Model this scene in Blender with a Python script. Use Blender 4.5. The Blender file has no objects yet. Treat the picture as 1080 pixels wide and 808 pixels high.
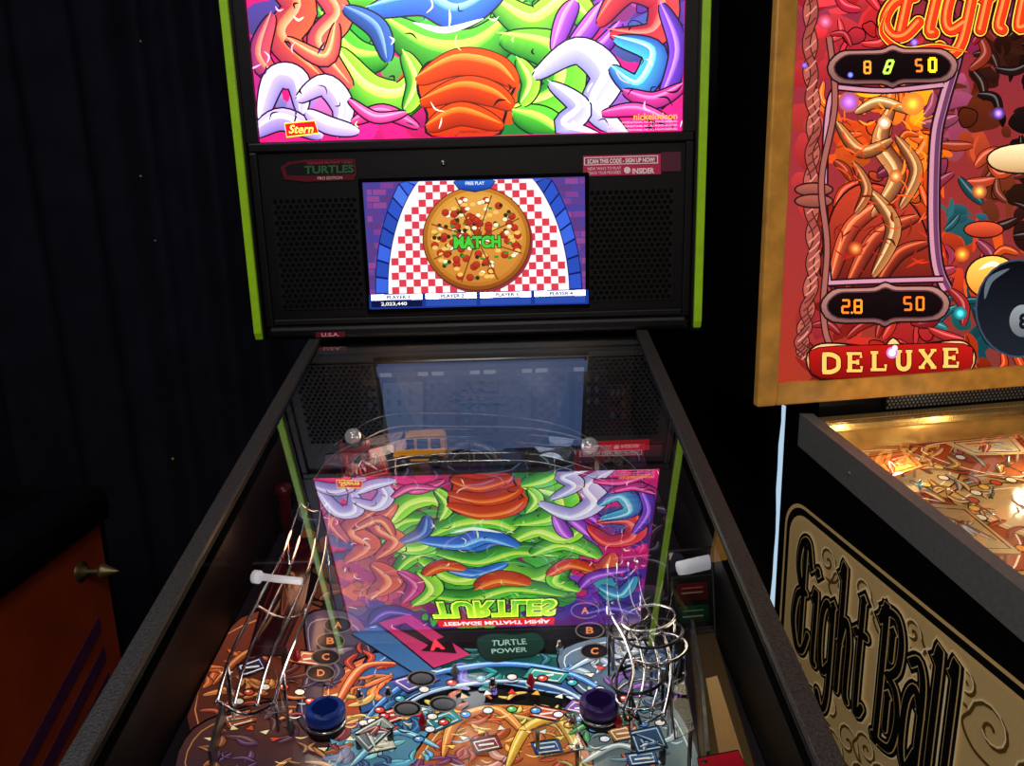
import bpy, bmesh, math, random
from mathutils import Vector as V, Matrix
random.seed(5)
S = bpy.context.scene
COL = S.collection
PI = math.pi
try:
    S.view_settings.view_transform = 'Standard'
    S.view_settings.look = 'None'
except Exception:
    pass

# ------------------------------------------------------------------ camera
FPX = 820.0
TH = math.radians(13.55)
RHO = math.radians(1.58)
CP = V((0.052, 0.0, 1.40))
FW = V((0, math.cos(TH), -math.sin(TH)))
U0 = V((0, math.sin(TH), math.cos(TH)))
R0 = V((1, 0, 0))
RR = R0*math.cos(RHO) - U0*math.sin(RHO)
UU = U0*math.cos(RHO) + R0*math.sin(RHO)
cam = bpy.data.cameras.new('camera')
camo = bpy.data.objects.new('camera', cam)
COL.objects.link(camo)
camo.matrix_world = Matrix(((RR.x, UU.x, -FW.x, CP.x), (RR.y, UU.y, -FW.y, CP.y), (RR.z, UU.z, -FW.z, CP.z), (0, 0, 0, 1)))
cam.sensor_width = 36
cam.lens = 36*FPX/1080
cam.clip_start = 0.01
S.camera = camo

def ray(px, py):
    return (FW*FPX + RR*(px-540) - UU*(py-404)).normalized()

def hit(px, py, p0, n):
    d = ray(px, py)
    t = (p0-CP).dot(n)/d.dot(n)
    return CP + d*t

# ------------------------------------------------------------------ colours / materials
def s2l(x):
    return x/12.92 if x <= 0.04045 else ((x+0.055)/1.055)**2.4

def lin(h):
    if not isinstance(h, str):
        return tuple(h)
    return tuple(s2l(int(h[i:i+2], 16)/255) for i in (0, 2, 4))

def mixc(a, b, t):
    return tuple(a[i]*(1-t)+b[i]*t for i in range(3))

def boost(h, k):
    return tuple(k*t for t in lin(h))

def mat(name, col, rough=0.5, metal=0.0, emit=0.0, var=0.25, scale=40, bump=0.0, alpha=1.0, spec=0.5, ecol=None):
    m = bpy.data.materials.new(name)
    m.use_nodes = True
    nt = m.node_tree
    b = nt.nodes['Principled BSDF']
    c = lin(col)
    no = nt.nodes.new('ShaderNodeTexNoise')
    no.inputs['Scale'].default_value = scale
    no.inputs['Detail'].default_value = 4
    tc = nt.nodes.new('ShaderNodeTexCoord')
    nt.links.new(tc.outputs['Object'], no.inputs['Vector'])
    rp = nt.nodes.new('ShaderNodeValToRGB')
    rp.color_ramp.elements[0].position = 0.3
    rp.color_ramp.elements[1].position = 0.7
    rp.color_ramp.elements[0].color = tuple(x*(1-var) for x in c)+(1,)
    rp.color_ramp.elements[1].color = tuple(min(1, x*(1+var)) for x in c)+(1,)
    nt.links.new(no.outputs['Fac'], rp.inputs['Fac'])
    nt.links.new(rp.outputs['Color'], b.inputs['Base Color'])
    b.inputs['Roughness'].default_value = rough
    b.inputs['Metallic'].default_value = metal
    b.inputs['Specular IOR Level'].default_value = spec
    if emit:
        b.inputs['Emission Color'].default_value = lin(ecol or col)+(1,)
        b.inputs['Emission Strength'].default_value = emit
    if alpha < 1:
        b.inputs['Alpha'].default_value = alpha
    if bump:
        bn = nt.nodes.new('ShaderNodeBump')
        bn.inputs['Strength'].default_value = bump
        bn.inputs['Distance'].default_value = 0.002
        nt.links.new(no.outputs['Fac'], bn.inputs['Height'])
        nt.links.new(bn.outputs['Normal'], b.inputs['Normal'])
    return m

def artmat(name, emit, rough=0.3, base=0.6, spec=0.5, sample=True, var=0.12, scale=300, lcd=False):
    m = bpy.data.materials.new(name)
    m.use_nodes = True
    nt = m.node_tree
    b = nt.nodes['Principled BSDF']
    at = nt.nodes.new('ShaderNodeVertexColor')
    at.layer_name = 'Col'
    no = nt.nodes.new('ShaderNodeTexNoise')
    no.inputs['Scale'].default_value = scale
    tc = nt.nodes.new('ShaderNodeTexCoord')
    nt.links.new(tc.outputs['Object'], no.inputs['Vector'])
    mr = nt.nodes.new('ShaderNodeMapRange')
    mr.inputs['To Min'].default_value = 1-var
    mr.inputs['To Max'].default_value = 1+var
    nt.links.new(no.outputs['Fac'], mr.inputs['Value'])
    vm = nt.nodes.new('ShaderNodeVectorMath')
    vm.operation = 'SCALE'
    nt.links.new(at.outputs['Color'], vm.inputs[0])
    nt.links.new(mr.outputs['Result'], vm.inputs['Scale'])
    vb = nt.nodes.new('ShaderNodeVectorMath')
    vb.operation = 'SCALE'
    vb.inputs['Scale'].default_value = base
    nt.links.new(vm.outputs['Vector'], vb.inputs[0])
    nt.links.new(vb.outputs['Vector'], b.inputs['Base Color'])
    if lcd:
        # liquid crystal panel: contrast washes out at steep viewing angles
        lw = nt.nodes.new('ShaderNodeLayerWeight')
        lw.inputs['Blend'].default_value = 0.5
        m2_ = nt.nodes.new('ShaderNodeMapRange')
        m2_.interpolation_type = 'SMOOTHSTEP'
        m2_.inputs['From Min'].default_value = 0.07
        m2_.inputs['From Max'].default_value = 0.16
        nt.links.new(lw.outputs['Facing'], m2_.inputs['Value'])
        mx = nt.nodes.new('ShaderNodeMix')
        mx.data_type = 'RGBA'
        nt.links.new(m2_.outputs['Result'], mx.inputs['Factor'])
        nt.links.new(vm.outputs['Vector'], mx.inputs[6])
        w = nt.nodes.new('ShaderNodeMix')
        w.data_type = 'RGBA'
        w.inputs['Factor'].default_value = 0.985
        nt.links.new(vm.outputs['Vector'], w.inputs[6])
        w.inputs[7].default_value = (0.046, 0.095, 0.23, 1)
        nt.links.new(w.outputs[2], mx.inputs[7])
        nt.links.new(mx.outputs[2], b.inputs['Emission Color'])
    else:
        nt.links.new(vm.outputs['Vector'], b.inputs['Emission Color'])
    b.inputs['Emission Strength'].default_value = emit
    b.inputs['Roughness'].default_value = rough
    b.inputs['Specular IOR Level'].default_value = spec
    if not sample:
        try:
            m.cycles.emission_sampling = 'NONE'
        except Exception:
            pass
    return m

def glassmat(name, k, ior=1.5, tint=(0.96, 0.97, 0.97), base=0.0):
    m = bpy.data.materials.new(name)
    m.use_nodes = True
    nt = m.node_tree
    nt.nodes.clear()
    out = nt.nodes.new('ShaderNodeOutputMaterial')
    tr = nt.nodes.new('ShaderNodeBsdfTransparent')
    tr.inputs['Color'].default_value = tint+(1,)
    gl = nt.nodes.new('ShaderNodeBsdfGlossy')
    gl.inputs['Roughness'].default_value = 0.0
    fr = nt.nodes.new('ShaderNodeFresnel')
    fr.inputs['IOR'].default_value = ior
    mu = nt.nodes.new('ShaderNodeMath')
    mu.operation = 'MULTIPLY_ADD'
    mu.use_clamp = True
    mu.inputs[1].default_value = k
    mu.inputs[2].default_value = base
    mx = nt.nodes.new('ShaderNodeMixShader')
    nt.links.new(fr.outputs['Fac'], mu.inputs[0])
    nt.links.new(mu.outputs[0], mx.inputs['Fac'])
    nt.links.new(tr.outputs[0], mx.inputs[1])
    nt.links.new(gl.outputs[0], mx.inputs[2])
    nt.links.new(mx.outputs[0], out.inputs['Surface'])
    return m

# ------------------------------------------------------------------ objects
MI = {}
def thing(name, loc, rz, label, cat, group=None):
    o = bpy.data.objects.new(name, None)
    COL.objects.link(o)
    o.location = loc
    o.rotation_euler = (0, 0, rz)
    o.empty_display_size = 0.1
    o['label'] = label
    o['category'] = cat
    if group:
        o['group'] = group
    MI[o.name] = (Matrix.Translation(V(loc)) @ Matrix.Rotation(rz, 4, 'Z')).inverted()
    return o

def ident(p):
    return V(p)

def csmooth(pts, k=4, closed=True):
    n = len(pts)
    out = []
    rng = range(n) if closed else range(n-1)
    for i in rng:
        if closed:
            p0, p1, p2, p3 = pts[(i-1) % n], pts[i], pts[(i+1) % n], pts[(i+2) % n]
        else:
            p0, p1, p2, p3 = pts[max(i-1, 0)], pts[i], pts[i+1], pts[min(i+2, n-1)]
        for j in range(k):
            t = j/k
            out.append(tuple(0.5*((2*p1[a])+(-p0[a]+p2[a])*t+(2*p0[a]-5*p1[a]+4*p2[a]-p3[a])*t*t+(-p0[a]+3*p1[a]-3*p2[a]+p3[a])*t**3) for a in range(len(p1))))
    if not closed:
        out.append(tuple(pts[-1]))
    return out

class G:
    def __init__(self):
        self.v = []; self.f = []; self.c = []; self.s = []
    def add(self, vs, fs, col=(1, 1, 1), smooth=False):
        b = len(self.v)
        self.v += [V(p) for p in vs]
        if col and not isinstance(col[0], (int, float)):
            self.c += list(col)
        else:
            self.c += [col]*len(vs)
        for f in fs:
            self.f.append(tuple(b+i for i in f))
            self.s.append(smooth)
        return self
    def box(self, a, b, F=ident):
        x0, y0, z0 = a; x1, y1, z1 = b
        vs = [F((x, y, z)) for z in (z0, z1) for y in (y0, y1) for x in (x0, x1)]
        return self.add(vs, [(0, 2, 3, 1), (4, 5, 7, 6), (0, 1, 5, 4), (2, 6, 7, 3), (0, 4, 6, 2), (1, 3, 7, 5)])
    def prism(self, poly, ext):
        n = len(poly)
        ext = V(ext)
        vs = [V(p) for p in poly] + [V(p)+ext for p in poly]
        fs = [tuple(range(n-1, -1, -1)), tuple(range(n, 2*n))]
        fs += [(i, (i+1) % n, n+(i+1) % n, n+i) for i in range(n)]
        return self.add(vs, fs)
    def tube(self, pts, r, n=8, closed=False):
        pts = [V(p) for p in pts]
        m = len(pts)
        rs = r if isinstance(r, (list, tuple)) else [r]*m
        vs = []; fs = []
        prev = None
        for i, p in enumerate(pts):
            if closed:
                d = pts[(i+1) % m]-pts[i-1]
            else:
                d = pts[min(i+1, m-1)]-pts[max(i-1, 0)]
            if d.length < 1e-9:
                d = V((0, 0, 1))
            d.normalize()
            if prev is None:
                a = d.cross(V((0, 0, 1)))
                if a.length < 0.1:
                    a = d.cross(V((1, 0, 0)))
            else:
                a = prev - d*prev.dot(d)
            a.normalize()
            prev = a
            b = d.cross(a)
            for k in range(n):
                t = 2*PI*k/n
                vs.append(p+a*(rs[i]*math.cos(t))+b*(rs[i]*math.sin(t)))
        for i in range(m if closed else m-1):
            j = (i+1) % m
            for k in range(n):
                fs.append((i*n+k, i*n+(k+1) % n, j*n+(k+1) % n, j*n+k))
        if not closed:
            fs.append(tuple(range(n-1, -1, -1)))
            fs.append(tuple((m-1)*n+k for k in range(n)))
        return self.add(vs, fs, smooth=True)
    def lathe(self, prof, base, axis=(0, 0, 1), n=24):
        ax = V(axis).normalized()
        return self.tube([V(base)+ax*h for r, h in prof], [max(r, 1e-5) for r, h in prof], n)
    def ball(self, c, r, n=12, sq=(1, 1, 1)):
        vs = []; fs = []
        for i in range(n+1):
            p = PI*i/n
            for k in range(2*n):
                t = PI*k/n
                vs.append(V(c)+V((r*sq[0]*math.sin(p)*math.cos(t), r*sq[1]*math.sin(p)*math.sin(t), r*sq[2]*math.cos(p))))
        for i in range(n):
            for k in range(2*n):
                fs.append((i*2*n+k, (i+1)*2*n+k, (i+1)*2*n+(k+1) % (2*n), i*2*n+(k+1) % (2*n)))
        return self.add(vs, fs, smooth=True)
    def build(self, name, m, parent=None, bevel=0, label=None, fix=True):
        me = bpy.data.meshes.new(name)
        root = parent
        while root is not None and root.parent is not None:
            root = root.parent
        inv = MI[root.name] if root is not None and root.name in MI else None
        vs = [(inv @ p) if inv else p for p in self.v]
        me.from_pydata([tuple(p) for p in vs], [], self.f)
        at = me.color_attributes.new('Col', 'FLOAT_COLOR', 'POINT')
        for i, c in enumerate(self.c):
            at.data[i].color = (c[0], c[1], c[2], 1)
        for i, p in enumerate(me.polygons):
            p.use_smooth = self.s[i]
        if fix:
            bm = bmesh.new()
            bm.from_mesh(me)
            bmesh.ops.recalc_face_normals(bm, faces=bm.faces)
            bm.to_mesh(me)
            bm.free()
        me.materials.append(m)
        o = bpy.data.objects.new(name, me)
        COL.objects.link(o)
        if parent is not None:
            o.parent = parent
        if bevel:
            md = o.modifiers.new('bevel', 'BEVEL')
            md.width = bevel
            md.segments = 2
            md.limit_method = 'ANGLE'
        if label:
            o['label'] = label
        return o

def tag(o, label=None, cat=None, group=None, kind=None):
    if label: o['label'] = label
    if cat: o['category'] = cat
    if group: o['group'] = group
    if kind: o['kind'] = kind
    return o

# ------------------------------------------------------------------ text
TC = {}
def text_mesh(s, off=0.0, shear=0.0):
    k = (s, off, shear)
    if k in TC:
        return TC[k]
    cu = bpy.data.curves.new('t', 'FONT')
    cu.body = s
    cu.offset = off
    cu.shear = shear
    cu.resolution_u = 3
    o = bpy.data.objects.new('t', cu)
    COL.objects.link(o)
    dg = bpy.context.evaluated_depsgraph_get()
    dg.update()
    me = bpy.data.meshes.new_from_object(o.evaluated_get(dg))
    vs = [(p.co.x, p.co.y) for p in me.vertices]
    fs = [tuple(p.vertices) for p in me.polygons]
    bpy.data.objects.remove(o)
    bpy.data.curves.remove(cu)
    bpy.data.meshes.remove(me)
    TC[k] = (vs, fs)
    return vs, fs

# ------------------------------------------------------------------ flat printed art
class Art(G):
    def __init__(self, p0, n, eps=1.0e-5):
        G.__init__(self)
        self.p0 = V(p0); self.n = V(n).normalized(); self.eps = eps; self.layer = 0
        self.clip = None
        self.map = None
    def px(self, p):
        if self.map:
            return self.map(p)
        q = hit(p[0], p[1], self.p0, self.n)
        if self.clip:
            o, ax, az, a0, a1, b0, b1 = self.clip
            d = q-o
            a, b = d.dot(ax), d.dot(az)
            q = q + ax*(min(max(a, a0), a1)-a) + az*(min(max(b, b0), b1)-b)
        return q
    def put(self, pts3, fs, col, step=True):
        if step:
            self.layer += 1
        off = self.n*(self.eps*self.layer)
        self.add([p+off for p in pts3], fs, col)
    def poly(self, pts, col, col2=None):
        c = lin(col)
        if col2:
            c2 = lin(col2)
            ys = [p[1] for p in pts]
            a, b = min(ys), max(ys)
            cc = [mixc(c, c2, (p[1]-a)/max(b-a, 1e-6)) for p in pts]
        else:
            cc = c
        self.put([self.px(p) for p in pts], [tuple(range(len(pts)))], cc)
    def rect3(self, pts3, col):
        self.put([V(p) for p in pts3], [tuple(range(len(pts3)))], col if not isinstance(col, str) else lin(col))
    def blob(self, pts, col, col2=None, line=None, lw=2.0, k=4, smooth=True):
        q = csmooth(pts, k) if smooth else list(pts)
        if line:
            n = len(q)
            ar = sum(q[i][0]*q[(i+1) % n][1]-q[(i+1) % n][0]*q[i][1] for i in range(n))
            sg = 1 if ar > 0 else -1
            o = []
            for i in range(n):
                dx = q[(i+1) % n][0]-q[i-1][0]; dy = q[(i+1) % n][1]-q[i-1][1]
                l = math.hypot(dx, dy) or 1
                o.append((q[i][0]+sg*dy/l*lw, q[i][1]-sg*dx/l*lw))
            self.poly(o, line)
        self.poly(q, col, col2)
    def ell(self, cx, cy, rx, ry, col, col2=None, line=None, lw=1.5, rot=0, n=28):
        c, s = math.cos(rot), math.sin(rot)
        def e(a, b):
            return [(cx+a*math.cos(2*PI*i/n)*c-b*math.sin(2*PI*i/n)*s, cy+a*math.cos(2*PI*i/n)*s+b*math.sin(2*PI*i/n)*c) for i in range(n)]
        if line:
            self.poly(e(rx+lw, ry+lw), line)
        self.poly(e(rx, ry), col, col2)
    def glow(self, x, y, r, core, rim, n=20):
        """bulb glow: bright centre fading to the surrounding colour"""
        pts = [(x, y)]
        for f in (0.3, 0.6, 1.0):
            pts += [(x+r*f*math.cos(2*PI*i/n), y+r*f*math.sin(2*PI*i/n)) for i in range(n)]
        fs = [(0, 1+i, 1+(i+1) % n) for i in range(n)]
        for k in range(2):
            a = 1+k*n; b = a+n
            fs += [(a+i, b+i, b+(i+1) % n, a+(i+1) % n) for i in range(n)]
        c = lin(core); d = lin(rim)
        cols = [tuple(2.4*t for t in c)]+[mixc(d, tuple(1.5*t for t in c), 0.75)]*n+[mixc(d, c, 0.3)]*n+[d]*n
        self.put([self.px(p) for p in pts], fs, cols)
    def stroke(self, pts, w, col, k=5, smooth=True, taper=False, cap=False, sq=1.0, add=0.0, col2=None, pw=1.0):
        q = csmooth(pts, k, False) if smooth and len(pts) > 2 else list(pts)
        n = len(q)
        L = []; R = []
        for i in range(n):
            a = q[max(i-1, 0)]; b = q[min(i+1, n-1)]
            dx = b[0]-a[0]; dy = (b[1]-a[1])/sq
            l = math.hypot(dx, dy) or 1
            ww = (w*(math.sin(PI*(i+0.3)/(n-0.4))**pw if taper else 1)+add)/2
            L.append((q[i][0]-dy/l*ww, q[i][1]+dx/l*ww*sq))
            R.append((q[i][0]+dy/l*ww, q[i][1]-dx/l*ww*sq))
        vs = [self.px(p) for p in L+R]
        cc = lin(col)
        if col2:
            cc = [lin(col)]*n+[lin(col2)]*n
        self.put(vs, [(i, i+1, n+i+1, n+i) for i in range(n-1)], cc)
        if cap:
            for p in (q[0], q[-1]):
                self.ell(p[0], p[1], w/2, w/2*sq, col, n=14)
    def ribbon(self, pts, w, hi, mid, lo, line='180818', sq=1.0, lw=4.0, cap=False):
        """a tapering paint lick: outline, body shaded across its width, highlight"""
        W_ = w*1.35
        a, b = pts[0], pts[-1]
        ox, oy = (pts[0][0]-pts[1][0])*0.18, (pts[0][1]-pts[1][1])*0.18
        ex, ey = (pts[-1][0]-pts[-2][0])*0.18, (pts[-1][1]-pts[-2][1])*0.18
        q = [(a[0]+ox, a[1]+oy)]+list(pts[1:-1])+[(b[0]+ex, b[1]+ey)] if len(pts) > 2 else pts
        dx = q[-1][0]-q[0][0]
        c1, c2 = (lo, mid) if dx >= 0 else (mid, lo)
        self.stroke(q, W_, line, taper=True, sq=sq, add=lw*0.9, pw=0.6, k=7)
        self.stroke(q, W_, c1, col2=c2, taper=True, sq=sq, pw=0.6, k=7)
        d = w*0.22
        self.stroke([(x-d*0.5, y-d*sq) for x, y in q], w*0.36, mid, col2=hi, taper=True, sq=sq, k=7) if dx >= 0 else self.stroke([(x-d*0.5, y-d*sq) for x, y in q], w*0.36, hi, col2=mid, taper=True, sq=sq, k=7)
    def text(self, s, quad, col, off=0.0, outline=None, ow=0.04, shear=0.0, col2=None):
        bv, bf = text_mesh(s, off, shear)
        if not bv:
            return
        x0 = min(p[0] for p in bv); x1 = max(p[0] for p in bv)
        y0 = min(p[1] for p in bv); y1 = max(p[1] for p in bv)
        bl, br, tr, tl = quad
        def mp(p):
            a = (p[0]-x0)/(x1-x0); b = (p[1]-y0)/(y1-y0)
            return tuple((bl[i]*(1-a)+br[i]*a)*(1-b)+(tl[i]*(1-a)+tr[i]*a)*b for i in (0, 1))
        if outline:
            ov, of = text_mesh(s, off+ow, shear)
            self.put([self.px(mp(p)) for p in ov], of, lin(outline))
        cc = lin(col)
        if col2:
            cc = [mixc(lin(col), lin(col2), (p[1]-y0)/(y1-y0)) for p in bv]
        self.put([self.px(mp(p)) for p in bv], bf, cc)
    def mosaic(self, n, box, anchors, r0, r1, sq=1.0, line=None, pline=0.5, power=3.0, jit=0.3, kind='mix', rnd=random, pst=0.35):
        """abstract shards whose colours follow a coarse colour map"""
        x0, x1, y0, y1 = box
        anc = [(a[0], a[1], lin(a[2])) for a in anchors]
        for _ in range(n):
            x, y = rnd.uniform(x0, x1), rnd.uniform(y0, y1)
            ws = [1.0/(((x-a[0])**2+((y-a[1])/sq)**2+30)**(power/2)) for a in anc]
            c = rnd.choices(anc, ws)[0][2]
            k = 1+rnd.uniform(-jit, jit)
            ca = tuple(min(1.0, t*k) for t in c)
            cb = tuple(min(1.0, t*k*rnd.uniform(0.45, 0.9)) for t in c)
            r = rnd.uniform(r0, r1)
            an = rnd.uniform(0, PI)
            ca_, sa_ = math.cos(an), math.sin(an)
            if kind == 'lick':
                bend = rnd.uniform(-0.8, 0.8)*r
                p = [(-r*1.2, 0), (0, bend), (r*1.2, 0)]
                p = [(x+a*ca_-b*sa_, y+sq*(a*sa_+b*ca_)) for a, b in p]
                self.ribbon(p, r*rnd.uniform(0.4, 0.75), tuple(min(1, t*1.7+0.12) for t in ca), ca, cb, line, sq=sq, lw=2.0)
            elif kind == 'stroke' or (kind == 'mix' and rnd.random() < pst):
                bend = rnd.uniform(-0.7, 0.7)*r
                p = [(-r*1.3, 0), (0, bend), (r*1.3, 0)]
                p = [(x+a*ca_-b*sa_, y+sq*(a*sa_+b*ca_)) for a, b in p]
                w = r*rnd.uniform(0.35, 0.7) if kind == 'mix' else rnd.uniform(1.2, 3.0)
                if line and rnd.random() < pline:
                    self.stroke(p, w*sq+2.4, line, taper=True)
                self.stroke(p, w*(0.5+0.5*sq), ca, taper=True)
            else:
                m = rnd.randint(5, 8)
                el = rnd.uniform(0.5, 1.0)
                p = []
                for i in range(m):
                    t = 2*PI*i/m; rr = r*rnd.uniform(0.75, 1.2)
                    a, b = rr*math.cos(t), rr*el*math.sin(t)
                    p.append((x+a*ca_-b*sa_, y+sq*(a*sa_+b*ca_)))
                self.blob(p, ca, cb, line if line and rnd.random() < pline else None, 1.3, k=3)

def q4(x0, x1, ytop, ybot, sl=-0.028):
    return [(x0, ybot), (x1, ybot+sl*(x1-x0)), (x1, ytop+sl*(x1-x0)), (x0, ytop)]

SEG = {'0': 'abcdef', '1': 'bc', '2': 'abged', '3': 'abgcd', '4': 'fgbc', '5': 'afgcd', '6': 'afgedc', '7': 'abc', '8': 'abcdefg', '9': 'abcdfg'}
def seven(art, ch, x, y, w, h, col, sl=0.0, wd=2.2):
    P = {'tl': (x+sl*h, y), 'tr': (x+w+sl*h, y), 'ml': (x+sl*h/2, y+h/2), 'mr': (x+w+sl*h/2, y+h/2), 'bl': (x, y+h), 'br': (x+w, y+h)}
    E = {'a': ('tl', 'tr'), 'b': ('tr', 'mr'), 'c': ('mr', 'br'), 'd': ('bl', 'br'), 'e': ('ml', 'bl'), 'f': ('tl', 'ml'), 'g': ('ml', 'mr')}
    for s in SEG[ch]:
        a, b = E[s]
        art.stroke([P[a], P[b]], wd, col, smooth=False)

# pen-stroke lettering, drawn in units of the capital height
LET = {
 'E': (0.72, [[(.68, .80), (.5, .98), (.2, .93), (.10, .74), (.3, .56), (.52, .54)], [(.45, .54), (.12, .46), (.0, .22), (.22, .02), (.5, .02), (.72, .2)], [(.38, .93), (.38, .08)]]),
 'i': (0.26, [[(.02, .56), (.13, .62), (.13, .08), (.24, .02)], [(.13, .80), (.13, .82)]]),
 'g': (0.56, [[(.44, .52), (.24, .64), (.04, .5), (.04, .18), (.2, .04), (.44, .14)], [(.48, .66), (.48, -.1), (.28, -.28), (.04, -.18)]]),
 'h': (0.58, [[(.02, .96), (.12, 1.0), (.12, .02)], [(.12, .42), (.30, .64), (.48, .5), (.48, .1), (.58, .02)]]),
 't': (0.42, [[(.18, .92), (.18, .12), (.28, .02), (.42, .1)], [(.0, .64), (.38, .66)]]),
 'B': (0.80, [[(-.04, .90), (.08, .99), (.14, .96), (.14, .04), (.06, .0)], [(.08, .99), (.5, 1.0), (.70, .86), (.66, .66), (.42, .55)], [(.36, .54), (.66, .48), (.80, .28), (.68, .06), (.4, .0), (.04, .0)], [(.40, .88), (.40, .68)], [(.42, .40), (.42, .14)]]),
 'a': (0.60, [[(.50, .50), (.30, .64), (.06, .50), (.04, .16), (.22, .02), (.48, .2)], [(.12, .80), (.34, .84), (.52, .66), (.52, .1), (.62, .02)]]),
 'l': (0.30, [[(.04, .96), (.13, 1.0), (.13, .1), (.28, .02)]]),
 ' ': (0.14, [])}

# ------------------------------------------------------------------ materials
M_black = mat('black paint', '08070a', 0.45, scale=60, spec=0.28)
M_blackgloss = mat('gloss black laminate', '070608', 0.14, scale=30, spec=0.4)
M_cab = mat('satin black cabinet', '060506', 0.5, scale=30, spec=0.25)
M_rail = mat('textured black powder coat', '3c3834', 0.45, 0.3, var=0.5, scale=520, bump=0.4)
M_green = mat('lime trim', '93c41c', 0.35, var=0.12, emit=0.10)  # slight glow added; the trim itself is no lamp
M_chrome = mat('chrome wire', 'd8d8dc', 0.14, 1.0, var=0.05)
M_darkwire = mat('dark wire', '3a3a3e', 0.3, 0.9, var=0.1)
M_steel = mat('brushed steel', '8e8c8a', 0.36, 0.85, var=0.2, scale=120)
M_grey = mat('grey satin metal', '83817d', 0.36, 0.3, var=0.10, scale=120)
M_grille = mat('speaker plate', '100f0f', 0.5, var=0.3, spec=0.25)
M_hole = mat('hole dark', '030303', 0.8, spec=0.1)
M_curtain = mat('curtain cloth', '14151e', 0.85, var=0.3, scale=8, bump=0.3, spec=0.2)
M_wall = mat('dark wall paint', '101014', 0.8, scale=6)
M_floor = mat('dark carpet', '0d0d14', 0.95, var=0.5, scale=90, bump=0.5)
M_ceil = mat('dark ceiling', '0c0c0e', 0.9, scale=5)
M_wood = mat('honey wood moulding', 'd0943f', 0.35, var=0.3, scale=25, emit=0.06)  # faint emission stands in for light falling on the frame
M_board = mat('plywood board', '6a4a28', 0.5, var=0.2, scale=25)
M_orange = mat('orange cabinet paint', '9c3a16', 0.45, var=0.2, scale=12, emit=0.01)
M_purple = mat('plum stripe paint', '4c2044', 0.5, emit=0.02)
M_red = mat('red plastic', '9c1020', 0.25, var=0.15, emit=0.15)  # emission added to lift the red, which sits too dark otherwise
M_darkred = mat('dark red plastic', '4c0a12', 0.3, var=0.15)
M_bluecap = mat('blue bumper cap', '14307c', 0.3, var=0.2, emit=0.35)
M_purplecap = mat('purple bumper cap', '34205c', 0.3, var=0.2, emit=0.3)
M_yellow = mat('yellow toy paint', 'e89c00', 0.4, var=0.12, emit=0.42)  # glow put into the paint so the van looks lit
M_rubber = mat('black rubber', '08080a', 0.6)
M_dome = mat('silver dome', 'd5d2d0', 0.15, 0.85, emit=0.3)
M_paper = mat('white paper', 'cfcdc8', 0.8)
M_tube = mat('white tube', 'e8e8ee', 0.4, var=0.06, emit=0.5)
M_brass = mat('brass strip', 'd0ae6c', 0.25, 0.9, emit=0.05)
M_knob = mat('dull brass knob', '7c6c4a', 0.45, 0.8)
M_amber = mat('amber plastic', 'c88838', 0.25, emit=0.08)
M_cream = mat('cream plastic', 'd8c494', 0.3, emit=0.08)
M_clear = glassmat('clear plastic', 1.6, tint=(0.92, 0.94, 0.97), base=0.06)
M_glass = glassmat('tempered glass', 0.25, base=0.46)
M_glass2 = glassmat('older machine glass', 2.2)
A_trans = artmat('backlit translite print', 1.85, base=0.2, var=0.05)
A_lcd = artmat('lcd picture', 1.15, base=0.03, var=0.04, lcd=True, spec=0.2)
A_print = artmat('printed decal', 0.16, base=0.9, sample=False)
A_stick = artmat('dim sticker print', 0.12, base=0.85, sample=False)  # own glow brightens the sticker in place of outside light
A_pf = artmat('playfield print', 1.25, rough=0.2, base=0.9, sample=False)  # emission adds lamp light to the print itself
A_bg = artmat('backlit backglass print', 1.65, base=0.3, rough=0.06)
A_side = artmat('cabinet side print', 0.13, rough=0.45, base=0.95, sample=False)  # small emission in place of light on the cabinet side
A_pf2 = artmat('older playfield print', 0.36, rough=0.15, base=0.9, sample=False)  # print also brightened by its own emission, besides the lamps

# ------------------------------------------------------------------ room
def struct(name, a, b, m):
    return tag(G().box(a, b).build(name, m), kind='structure')
YW = 2.17
struct('floor', (-2.6, -1.7, -0.05), (2.6, YW+0.1, 0), M_floor)
struct('ceiling', (-2.6, -1.7, 2.7), (2.6, YW+0.1, 2.75), M_ceil)
struct('wall_back', (-2.6, YW, 0), (2.6, YW+0.1, 2.7), M_wall)
struct('wall_left', (-2.7, -1.7, 0), (-2.6, YW+0.1, 2.7), M_wall)
struct('wall_right', (2.6, -1.7, 0), (2.7, YW+0.1, 2.7), M_wall)
struct('wall_front', (-2.6, -1.8, 0), (2.6, -1.7, 2.7), M_wall)
M_day = mat('daylight pane', 'bcd8ee', 0.3, emit=0.9, var=0.5, scale=6)
struct('window_1', (0.45, YW-0.02, 0.12), (1.35, YW, 2.1), M_day)

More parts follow.
